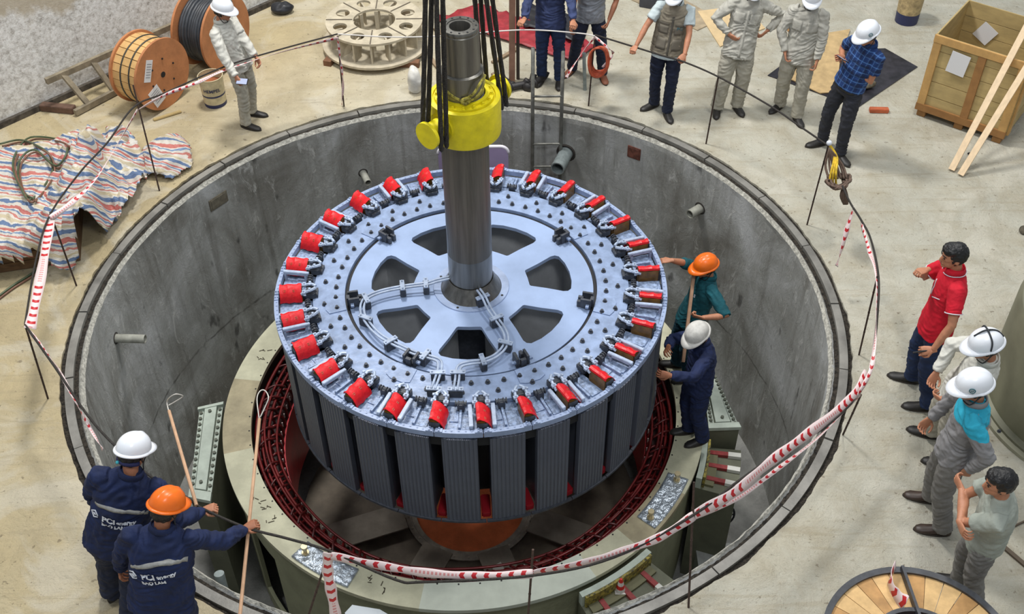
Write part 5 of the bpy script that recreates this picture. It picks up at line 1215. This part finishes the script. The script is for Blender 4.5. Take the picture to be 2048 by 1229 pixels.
TW = mat('pale_twine', (206, 200, 182), .8); b = MB()
for k in range(4): b.tube(spline([(.05, .02, .80), (.20, -.03 + .012*k, .80), (.38, -.10 + .02*k, .79), (.60, -.22 + .03*k, .78)], 5), .008, 5)
for k in range(3): b.tube([(.05 + .04*math.cos(a), .02 + .03*math.sin(a), .79 + .03*math.sin(a + k)) for a in [2*PI*i/10 for i in range(10)]], .008, 5, True)
b.tube([(.05, .02, .80), (-.02, -.10, .79), (.0, -.2, .78)], .012, 5); q = b.build('twine_lashing', TW, o, True)
tape([rc + Vector((-.02, .63, .80)), rc + Vector((-.09, .52, .815)), rc + Vector((-.075, .42, .79)), rc + Vector((-.03, .33, .80))], (.09, .12), 'crumpled wad of barrier tape lying on the reel rim', .5, up=(1, 0, 0), tw0=1.4)
# green machine casing at the right edge
o = empty('machine_casing', (5.62, -1.35, 0), 0, 'large olive green machine casing cut off by the right edge', 'machine'); OLV = mat('machine_olive', (112, 112, 92), .55, var=.12, scale=3)
MB().lathe([(0, .0), (.98, .0), (.98, .06), (.93, .08), (.93, .98), (.90, 1.04), (.80, 1.08), (0, 1.10)], 64).build('drum_body', OLV, o, angle=35); MB().lathe([(.98, .0), (1.03, .0), (1.03, .035), (.98, .035)], 64, closed=True).build('base_flange', mat('flange_pale', (150, 148, 128), .5), o)
scatter('flange_bolt', MB().bolt((0, 0, 0), .012, .02), [((1.0*math.cos(2*PI*k/20), 1.0*math.sin(2*PI*k/20), .035), 0) for k in range(20)], DKG, o)
# ------------------------------------------------------------------ crate, planks
CRW = mat('crate_plywood', (178, 156, 106), .7, var=.12, scale=4, stretch=(1, 1, 3)); CRB = mat('crate_batten', (190, 150, 92), .65, var=.12, scale=8); CRD = mat('crate_dark_batten', (150, 108, 62), .7, var=.12, scale=8)
ca = Vector((5.25, 3.22, 0)); cb = Vector((6.08, 2.58, 0)); u = (cb - ca).normalized(); v = Vector((-u.y, u.x, 0)); w_ = 1.05; dp = .98; H_ = 1.05
crz = math.atan2(u.y, u.x); o = empty('shipping_crate', ca, crz, 'open plywood shipping crate with a paper label', 'crate')
def cb_(c, s_, name, m): return MB().box(c, s_, bev=.003).build(name, m, o)
for k in range(5): cb_((w_/2, .01, .10 + (H_ - .10)*(k + .5)/5), (w_, .018, (H_ - .10)/5 - .005), 'front_board', CRW); cb_((w_/2, dp - .01, .10 + (H_ - .10)*(k + .5)/5), (w_, .018, (H_ - .10)/5 - .005), 'back_board', CRW); cb_((w_ - .01, dp/2, .10 + (H_ - .10)*(k + .5)/5), (.018, dp - .04, (H_ - .10)/5 - .005), 'side_board', CRW)
cb_((.01, dp/2, .10 + (H_ - .10)/2), (.018, dp - .04, H_ - .10), 'side_board', CRW); cb_((w_/2, dp/2, .11), (w_ - .04, dp - .04, .02), 'bottom_board', CRW)
for x_, m in ((.05, CRB), (.56, CRD), (w_ - .05, CRB)): cb_((x_, -.012, H_/2 + .06), (.09, .024, H_ - .12), 'batten', m)
for z_, m in ((H_ - .04, CRB), (.13, CRD)): cb_((w_/2, -.014, z_), (w_, .028, .09), 'batten', m)
for y_ in (.06, dp - .06): cb_((w_ + .012, y_, H_/2 + .06), (.024, .09, H_ - .12), 'batten', CRB)
for x_ in (.08, w_ - .08, w_/2): cb_((x_, dp/2, .045), (.10, dp, .09), 'skid', CRD)
MB().box((.33, -.03, .80), (.21, .004, .26), M=Matrix.Rotation(.08, 3, 'Y')).build('paper_label', PAPER, o)
MB().box((.30, dp - .03, .72), (.2, .004, .22), M=Matrix.Rotation(.5, 3, 'Y')).build('paper_scrap', PAPER, o)
PK = mat('pale_plank', (226, 200, 164), .65, var=.08, scale=6, stretch=(4, 4, 1))
for i, (bx, tx, lab) in enumerate((((1903, 340), (2050, 60), 'left one of two pale planks leaning on the crate'), ((1921, 350), (2062, 120), 'right one of two pale planks leaning on the crate'))):
    a = at(*bx, .02); best = min((abs((tx[1] - bx[1])*(proj(ca + u*s_ - v*.04 + Vector((0, 0, 1.08)))[0] - bx[0]) - (tx[0] - bx[0])*(proj(ca + u*s_ - v*.04 + Vector((0, 0, 1.08)))[1] - bx[1])), s_) for s_ in [k*.01 for k in range(0, 160)])
    t = ca + u*best[1] - v*.04 + Vector((0, 0, 1.08)); d = (t - a).normalized(); q = MB().bar(a, t + d*.75, .068, .03, up=d.cross(u)).build('timber_plank', PK); rebase(q, a); tag(q, lab, 'plank', 'planks leaning on the crate')
# ------------------------------------------------------------------ mats, boxes, scrap at the back
def slab(pts, th, name, m, label, cat, z=0.0, jitter=0.0):
    P = [at(x_, y_, z) for x_, y_ in pts]; c = sum(P, Vector())/len(P); q = MB().poly([p + Vector((0, 0, .003)) for p in P], th).build(name, m); rebase(q, Vector((c.x, c.y, z))); tag(q, label, cat); return q
slab([(1535, 152), (1716, 216), (1835, 135), (1770, 98), (1600, 104)], .008, 'rubber_mat', mat('black_wet_mat', (40, 38, 44), .35, var=.6, scale=6), 'black oily rubber sheet on the floor behind the plaid shirt wearer', 'mat')
slab([(1560, 150), (1640, 188), (1672, 186), (1680, 120), (1700, 60), (1640, 70)], .012, 'cardboard', mat('cardboard_tan', (192, 164, 118), .8, var=.15, scale=8), 'brown cardboard lying on the black sheet between two workers', 'cardboard', .012)
slab([(1395, 24), (1440, 95), (1468, 82), (1530, 58), (1490, 12)], .012, 'plywood_sheet', mat('plywood_pale', (212, 186, 142), .7, var=.1, scale=6), 'pale plywood sheet on the floor behind the hands-on-hips worker', 'plywood sheet')
slab([(1240, -10), (1395, 62), (1440, 40), (1330, -20)], .01, 'plywood_sheet', mat('plywood_grey', (166, 150, 124), .8, var=.2, scale=8), 'dull plywood sheet at the top edge behind the vest wearer', 'plywood sheet')
def block(px, py, s_, rz, name, m, label, cat, z=0.0, bev=.006):
    p = at(px, py, z); q = MB().box((0, 0, s_[2]/2), s_, rz, bev=bev).build(name, m); q.location = p + Vector((0, 0, .002)); tag(q, label, cat); return q
block(1318, 14, (.5, .2, .14), -.4, 'tool_case', mat('dark_case', (62, 64, 72), .5, var=.2), 'dark tool case at the top edge left of the vest wearer\'s helmet', 'case')
block(1592, 62, (.22, .22, .18), .3, 'cardboard_box', mat('box_brown', (186, 144, 98), .8), 'small brown cardboard box between the two grey uniform wearers', 'box')
block(1757, 224, (.22, .07, .05), -.06, 'brick', mat('orange_brick', (184, 96, 60), .8, var=.2), 'orange brick lying near the black sheet', 'brick')
block(335, 233, (.34, .05, .02), .55, 'timber_offcut', CRW, 'flat timber offcut on the floor below the wooden drum', 'timber')
block(118, 222, (.42, .10, .08), -.18, 'timber_offcut', mat('dark_timber', (98, 74, 60), .8, var=.3), 'dark timber chunk at the ladder end above the tarpaulin', 'timber')
block(1940, 310, (.05, .05, .02), .2, 'metal_scrap', BLKP, 'small dark scrap on the floor under the crate edge', 'scrap')
def steelbar(p0, p1, w_, label):
    a, b_ = at(*p0), at(*p1); q = MB().bar(a + Vector((0, 0, .012)), b_ + Vector((0, 0, .012)), w_, .02).build('steel_bar', mat('flat_bar_brown', (92, 80, 66), .6, metal=.2)); rebase(q, a); tag(q, label, 'steel bar')
steelbar((1985, 1078), (2060, 1142), .035, 'dark flat steel bar on the floor right of the T-shirt wearer'); steelbar((1990, 1072), (2060, 1040), .012, 'thin steel bar crossing behind the T-shirt wearer')
# paint buckets
def bucket(px, py, label, bands, h=.38, r=.145):
    p = at(px, py); o = empty('paint_bucket', p, 0, label, 'bucket'); 
    for z0, z1, m in bands: MB().cyl((0, 0, z0*h), (0, 0, z1*h), r*(.9 + .1*z0), r*(.9 + .1*z1), 28, cap=False).build('bucket_wall', m, o, True)
    MB().cyl((0, 0, .0), (0, 0, .012), r*.9, seg=28).build('bucket_floor', bands[0][2], o); MB().tube([(r*math.cos(a), r*math.sin(a), h) for a in [2*PI*k/28 for k in range(28)]], .006, 6, True).build('bucket_rim', bands[-1][2], o, True)
    MB().cyl((0, 0, h*.70), (0, 0, h*.72), r*.96, seg=28).build('contents', mat('rust_orange_residue', (150, 84, 48), .7, var=.3, scale=10), o); return o
DBL = mat('bucket_blue', (40, 46, 84), .5); CRM = mat('bucket_cream', (196, 184, 150), .6, var=.15, scale=14); CRM2 = mat('bucket_tan', (172, 152, 112), .7, var=.3, scale=18)
bk = bucket(432, 206, 'paint bucket with cream label and blue base left of the man with the phone', [(0, .12, DBL), (.12, .38, CRM), (.38, .44, DBL), (.44, 1, CRM)])
me = text_mesh('HEMPEL', .06, .001, .0)
for vv in me.vertices:
    a = -PI/2 + .15 + vv.co.x/.142; vv.co = Vector((.1445*math.cos(a), .1445*math.sin(a), .24 + vv.co.y))
link_mesh('bucket_print', me, mat('print_navy', (44, 50, 84), .6), bk)
bucket(1812, 42, 'paint bucket with tan wrapping and blue base left of the crate', [(0, .35, DBL), (.35, 1, CRM2)], .42, .16)
# white sack, pipe fittings, post, red sheet, scrap
def lump(p, r, name, m, label, cat, seed=0, amp=.25, u_=24, v_=16):
    b = MB().ell((0, 0, r[2]*.9), r, None, u_, v_)
    for vv in b.bm.verts:
        k = 1 + amp*noise.noise(vv.co*6 + Vector((seed, 0, 0))) + amp*.5*noise.noise(vv.co*15 + Vector((seed, 3, 0))); vv.co.x *= k; vv.co.y *= k; vv.co.z = max(.0, vv.co.z*k)
    o = b.build(name, m, None, True); o.location = p; tag(o, label, cat); return o
lump(at(832, 184), (.10, .09, .15), 'plastic_sack', mat('white_sack', (216, 214, 206), .6, var=.1, scale=12), 'white plastic sack on the rim left of the wire ropes', 'sack', 1, .35)
lump(at(566, 26), (.15, .10, .08), 'black_bundle', mat('black_plastic_wrap', (34, 36, 42), .4, var=.4, scale=12), 'small black plastic bundle on the floor right of the black cable drum', 'bundle', 4)
lump(at(1715, 172), (.16, .12, .05), 'oily_rag', mat('oily_rag', (92, 86, 72), .9, var=.5, scale=20), 'oily rag heap on the black sheet right of the plaid shirt', 'rag', 8, .5)
lump(at(2046, 466), (.05, .05, .03), 'oily_rag', mat('oily_rag', (92, 86, 72)), 'tiny dark rag at the right edge above the red polo wearer', 'rag', 2, .5)
o = MB().bar(at(1024, 163), at(1027, 163) + Vector((.0, .0, 1.6)), .075, .075).build('timber_post', mat('post_brown', (148, 112, 92), .7, var=.15, scale=9)); rebase(o, at(1024, 163)); tag(o, 'brown square post standing right of the wire ropes', 'post')
o = MB().cyl(at(1036, 158), at(1036, 158) + Vector((0, 0, 1.5)), .022, seg=10).build('pipe_post', mat('dark_post', (78, 70, 64), .6)); rebase(o, at(1036, 158)); tag(o, 'thin dark post just behind the brown square one', 'post')
PF_ = mat('black_iron_fitting', (44, 42, 42), .5, var=.4, scale=20)
for i, (x_, y_, a, lab) in enumerate(((1040, 178, .3, 'black pipe fitting at the foot of the brown post'), (1062, 172, 1.2, 'black pipe fitting beside the pit ladder rail'), (1012, 170, 2.2, 'black pipe fitting between the collar and the brown post'), (1082, 165, .8, 'black pipe fitting by the jacket wearer\'s boots'))):
    p = at(x_, y_); d = Vector((math.cos(a), math.sin(a), 0)); o = MB().tube(spline([-d*.11 + Vector((0, 0, .05)), Vector((0, 0, .055)), d*.06 + Vector((0, 0, .06)), d*.1 + Vector((0, 0, .11))], 4), .042, 12).cyl(-d*.14 + Vector((0, 0, .05)), -d*.11 + Vector((0, 0, .05)), .058, seg=14).build('pipe_fitting', PF_, None, True); o.location = p; tag(o, lab, 'pipe fitting', 'black pipe fittings at the back rim')
def sheet_cloth(pts, nx, ny, amp, name, m, label, cat, z=.02, seed=0):
    a, b_, c, d = [at(*q) for q in pts]; bm = bmesh.new(); R = []
    for j in range(ny + 1):
        R.append([bm.verts.new(a.lerp(b_, i/nx).lerp(d.lerp(c, i/nx), j/ny) + Vector((.03*noise.noise(Vector((i*.4, j*.4, seed))), .03*noise.noise(Vector((i*.4, j*.4, seed + 5))), z + amp*(.5 + noise.noise(Vector((i*.5, j*.5, seed + 9))))))) for i in range(nx + 1)])
    for j in range(ny):
        for i in range(nx): bm.faces.new((R[j][i], R[j][i + 1], R[j + 1][i + 1], R[j + 1][i]))
    me = bpy.data.meshes.new(name); bm.to_mesh(me); bm.free(); o = link_mesh(name, me, m, None, True); s_ = o.modifiers.new('t', 'SOLIDIFY'); s_.thickness = .004
    rebase(o, at(*pts[0])); tag(o, label, cat); return o
sheet_cloth([(870, 42), (1150, 128), (1195, 95), (960, 12)], 30, 10, .05, 'red_sheet', mat('red_plastic_sheet', (158, 48, 56), .5, var=.25, scale=8), 'red plastic sheet on the floor behind the shaft', 'plastic sheet', seed=2)
sheet_cloth([(1045, 60), (1165, 100), (1175, 50), (1050, 15)], 16, 8, .06, 'black_sheet', mat('black_plastic_sheet', (36, 36, 42), .4, var=.4, scale=10), 'black plastic sheet behind the jacket wearer', 'plastic sheet', z=.06, seed=7)
for i, (p0, p1, lab) in enumerate((((862, 120), (905, 175), 'broken timber slat left of the shaft'), ((985, 128), (1035, 100), 'timber slat right of the wire ropes'), ((870, 60), (915, 95), 'timber slat behind the wire ropes'), ((985, 150), (1010, 165), 'short timber slat by the yellow trunnion'))):
    a, b_ = at(*p0), at(*p1); q = MB().bar(a + Vector((0, 0, .02)), b_ + Vector((0, 0, .02)), .05, .025).build('timber_offcut', mat('weathered_slat', (142, 122, 98), .8, var=.25)); rebase(q, a); tag(q, lab, 'timber', 'timber slats behind the shaft')
# steel disc frame
DF = mat('dusty_cream_steel', (188, 178, 156), .75, var=.15, scale=8, bump=.004); o = empty('disc_frame', (-1.18, 4.87, 0), 0, 'round ribbed steel frame of two discs with eight holes, standing at the back', 'steel frame')
R_ = .64; hol = [circle(.088, 24, (.445*math.cos(2*PI*k/8 + .39), .445*math.sin(2*PI*k/8 + .39))) for k in range(8)]
me = curve_shape(circle(.61, 96), [circle(.265, 48)] + hol, .36, .39); link_mesh('top_disc', me, DF, o)
me = curve_shape(circle(.68, 96), [circle(.25, 48)], .07, .10); link_mesh('bottom_disc', me, DF, o)
for k in range(16):
    a = 2*PI*k/16; MB().box((.50*math.cos(a), .50*math.sin(a), .23), (.17, .022, .26), a).build('rib', DF, o)
for k in range(8):
    a = 2*PI*k/8; MB().box((.27*math.cos(a), .27*math.sin(a), .23), (.03, .05, .26), a).build('inner_rib', DF, o); MB().box((.44*math.cos(a), .44*math.sin(a), .394), (.33, .012, .008), a).build('seam_strip', mat('seam_dark', (96, 88, 76), .8), o)
for a in (-.9, .5, 2.2, 3.6): MB().box((.58*math.cos(a), .58*math.sin(a), .035), (.42, .10, .07), a + .8).build('timber_support', mat('support_timber', (122, 86, 62), .8, var=.2), o)
# ladder on the floor against the wall
o = empty('wooden_ladder', at(150, 226), 0, 'old grey wooden ladder lying against the wall behind the tarpaulin', 'ladder'); LW = mat('weathered_ladder_wood', (132, 122, 102), .8, var=.25, scale=10); b0 = o.location.copy()
n0, n1 = at(150, 226, .05), at(372, 108, .05); f0, f1 = at(92, 163, .42), at(352, 48, .42)
MB().bar(n0 - b0, n1 - b0, .05, .07).build('rail', LW, o); MB().bar(f0 - b0, f1 - b0, .05, .07).build('rail', LW, o)
for t in (.12, .34, .56, .78): MB().bar(n0.lerp(n1, t) - b0, f0.lerp(f1, t) - b0, .07, .03).build('rung', LW, o)
# ------------------------------------------------------------------ tarpaulin over a low crate, hoses
def tarp_mat():
    m = mat('striped_tarpaulin', (210, 206, 200), .55); g = NT(m); at_ = g.n('ShaderNodeAttribute', attribute_name='tl').outputs['Vector']; s = g.n('ShaderNodeSeparateXYZ', {0: at_})
    u = g.math('FRACT', g.math('DIVIDE', g.math('ADD', s.outputs[1], g.math('MULTIPLY', g.math('SUBTRACT', g.noise(at_, 3.0, 4), .5), .22)), .30))
    r = g.nt.nodes.new('ShaderNodeValToRGB'); r.color_ramp.interpolation = 'CONSTANT'; e = r.color_ramp.elements
    st = [(0, (182, 106, 98)), (.13, (196, 190, 180)), (.27, (92, 114, 148)), (.42, (204, 200, 190)), (.50, (190, 178, 150)), (.62, (206, 200, 190)), (.70, (184, 116, 106)), (.78, (198, 194, 186)), (.88, (112, 134, 164)), (.95, (206, 202, 192))]
    while len(e) < len(st): e.new(.5)
    for q, (p, c) in zip(e, st): q.position = p; q.color = lin(c)
    g.nt.links.new(u, r.inputs[0]); g.link(r.outputs[0], 'Base Color'); g.link(g.bump(g.noise(at_, 26, 5), .012), 'Normal'); return m
TARP = tarp_mat(); S_ = lambda x: x*x*(3 - 2*x)
def hside(x, y):  # crate under the tarp: signed inset from its edges
    q = (x + 3.62, y - .70); c_, s_ = math.cos(.23), math.sin(.23); a, b = q[0]*c_ + q[1]*s_, -q[0]*s_ + q[1]*c_
    return min(-a, b + .03, 1.72 - b)
def tarp_z(x, y):
    d = hside(x, y); base = .40*S_(max(0, min(1, (d + .10)/.14))); 
    w_ = noise.noise(Vector((x*1.5, y*1.5, 12)))*.5
    f = noise.noise(Vector((x*2.2, y*2.2, 3)))*.05 + (1 - 2*abs(noise.noise(Vector((x*4.5 + w_, y*4.5, 1)))))*.075 + (1 - 2*abs(noise.noise(Vector((x*10 + w_*3, y*7, 7)))))*.035 + noise.noise(Vector((x*20, y*20, 7)))*.012
    rgh = S_(max(0, min(1, (x + 4.6)/.7)))
    pile = .22*math.exp(-((x + 3.85)**2/.08 + (y - 1.75)**2/.35)) + .16*math.exp(-((x + 3.85)**2/.04 + (y - .75)**2/.03))
    return max(.012 + .05*abs(noise.noise(Vector((x*7, y*7, 2)))), base + f*(.35 + 1.5*rgh) + pile*(.7 + .5*noise.noise(Vector((x*6, y*6, 4)))))
def edge(px_list, z): return [at(x_, y_, z) for x_, y_ in px_list]
outl = [(-6.6, -.06), (-5.2, .27), (-4.5, .44), (-4.1, .53), (-3.95, .45), (-3.76, .55), (-3.72, .86), (-3.66, 1.0), (-3.60, 1.25), (-3.53, 1.5), (-3.46, 1.85), (-3.50, 2.2), (-3.62, 2.5), (-3.78, 2.75), (-4.05, 2.92), (-4.6, 2.85), (-5.2, 2.75), (-5.6, 2.55), (-6.6, 1.6)]
def inside(x, y, P):
    c = False; j = len(P) - 1
    for i in range(len(P)):
        if (P[i][1] > y) != (P[j][1] > y) and x < (P[j][0] - P[i][0])*(y - P[i][1])/(P[j][1] - P[i][1]) + P[i][0]: c = not c
        j = i
    return c
def cloth_grid(outl, x0, x1, y0, y1, st, zf, name, label, warp=.08, seed=0):
    bm = bmesh.new(); V_ = {}; vals = []; nx = int((x1 - x0)/st); ny = int((y1 - y0)/st)
    def vget(i, j):
        if (i, j) not in V_:
            x, y = x0 + i*st, y0 + j*st; xx = x + .012*noise.noise(Vector((x*9, y*9, seed))); yy = y + .012*noise.noise(Vector((x*9, y*9, seed + 3)))
            V_[(i, j)] = bm.verts.new((xx, yy, zf(x, y))); vals.append((x + warp*noise.noise(Vector((x*2, y*2, seed + 6))), y + zf(x, y)*.9 + warp*(1 + 2.2*S_(max(0, min(1, (x + 4.5)/.6))))*noise.noise(Vector((x*2.4, y*2.4, seed + 8))) + .25*x, 0))
        return V_[(i, j)]
    for i in range(nx):
        for j in range(ny):
            if inside(x0 + (i + .5)*st, y0 + (j + .5)*st, outl): bm.faces.new((vget(i, j), vget(i + 1, j), vget(i + 1, j + 1), vget(i, j + 1)))
    me = bpy.data.meshes.new(name); bm.to_mesh(me); bm.free(); a = me.attributes.new('tl', 'FLOAT_VECTOR', 'POINT')
    for i, q in enumerate(vals): a.data[i].vector = q
    o = link_mesh(name, me, TARP, None, True); s_ = o.modifiers.new('t', 'SOLIDIFY'); s_.thickness = .006; s_.offset = 1; tag(o, label, 'tarpaulin'); return o
o = cloth_grid(outl, -6.6, -3.1, -.1, 3.0, .02, tarp_z, 'tarpaulin', 'red, white and blue striped tarpaulin draped over the low crate at the left'); rebase(o, (-4.4, 1.6, 0))
o = cloth_grid([(-3.62, 2.15), (-3.20, 2.05), (-3.02, 2.3), (-3.1, 2.62), (-3.3, 2.85), (-3.62, 2.7)], -3.7, -3.0, 2.0, 2.9, .02, lambda x, y: .03 + .20*max(0, 1 - ((x + 3.34)**2/.09 + (y - 2.45)**2/.17)) + .07*abs(noise.noise(Vector((x*8, y*8, 5)))), 'tarpaulin', 'small crumpled piece of striped tarpaulin at the pile end', .1, 11); rebase(o, (-3.35, 2.45, 0))
lc = Vector((-3.84, .74, 0)) + Matrix.Rotation(.23, 3, 'Z') @ Vector((-1.3, .82, 0)); o = empty('low_crate', lc, .23, 'low brown wooden crate under the striped tarpaulin', 'crate'); BW = mat('brown_crate_wood', (98, 72, 46), .8, var=.25, scale=6, stretch=(1, 1, 4))
for k in range(3): MB().box((0, -.80, .06 + .11*k), (2.58, .03, .102)).build('side_board', BW, o); MB().box((1.275, 0, .06 + .11*k), (.03, 1.60, .102)).build('end_board', BW, o)
MB().box((0, 0, .335), (2.56, 1.58, .02)).build('lid', BW, o)
HG = mat('green_rubber_hose', (74, 88, 62), .5, var=.2, scale=20); HB = mat('brown_rubber_hose', (112, 78, 60), .5, var=.2, scale=20)
def on_tarp(px, py, up=.03):
    z = .4
    for _ in range(4): p = at(px, py, z); z = tarp_z(p.x, p.y)
    return at(px, py, z + up)
o = empty('twin_hose', on_tarp(100, 300), 0, 'looped twin green and brown welding hose lying on the tarpaulin', 'hose'); b0 = o.location.copy()
hp = [(0, 288), (40, 280), (75, 292), (100, 312), (102, 350), (60, 400), (38, 360), (40, 320), (70, 300), (112, 332), (135, 300), (120, 280), (60, 275), (30, 310), (28, 345), (48, 385), (68, 398)]
for off, m in ((0, HG), (7, HB)): MB().tube([q - b0 for q in spline([on_tarp(x_ + off*.6, y_ + off*.7, .035 + .02*(k % 3)) for k, (x_, y_) in enumerate(hp)], 6)], .011, 7).build('hose_line', m, o, True)
o = empty('twin_hose', at(0, 594, .015), 0, 'twin green and brown hose trailing on the floor below the tarpaulin', 'hose'); b0 = o.location.copy()
for off, m in ((0, HG), (6, HB)): MB().tube([q - b0 for q in spline([at(-20, 606 + off, .015), at(25, 572 + off, .015), at(60, 550 + off, .015), at(85, 532 + off, .015), at(105, 512 + off, .1)], 6)], .011, 7).build('hose_line', m, o, True)
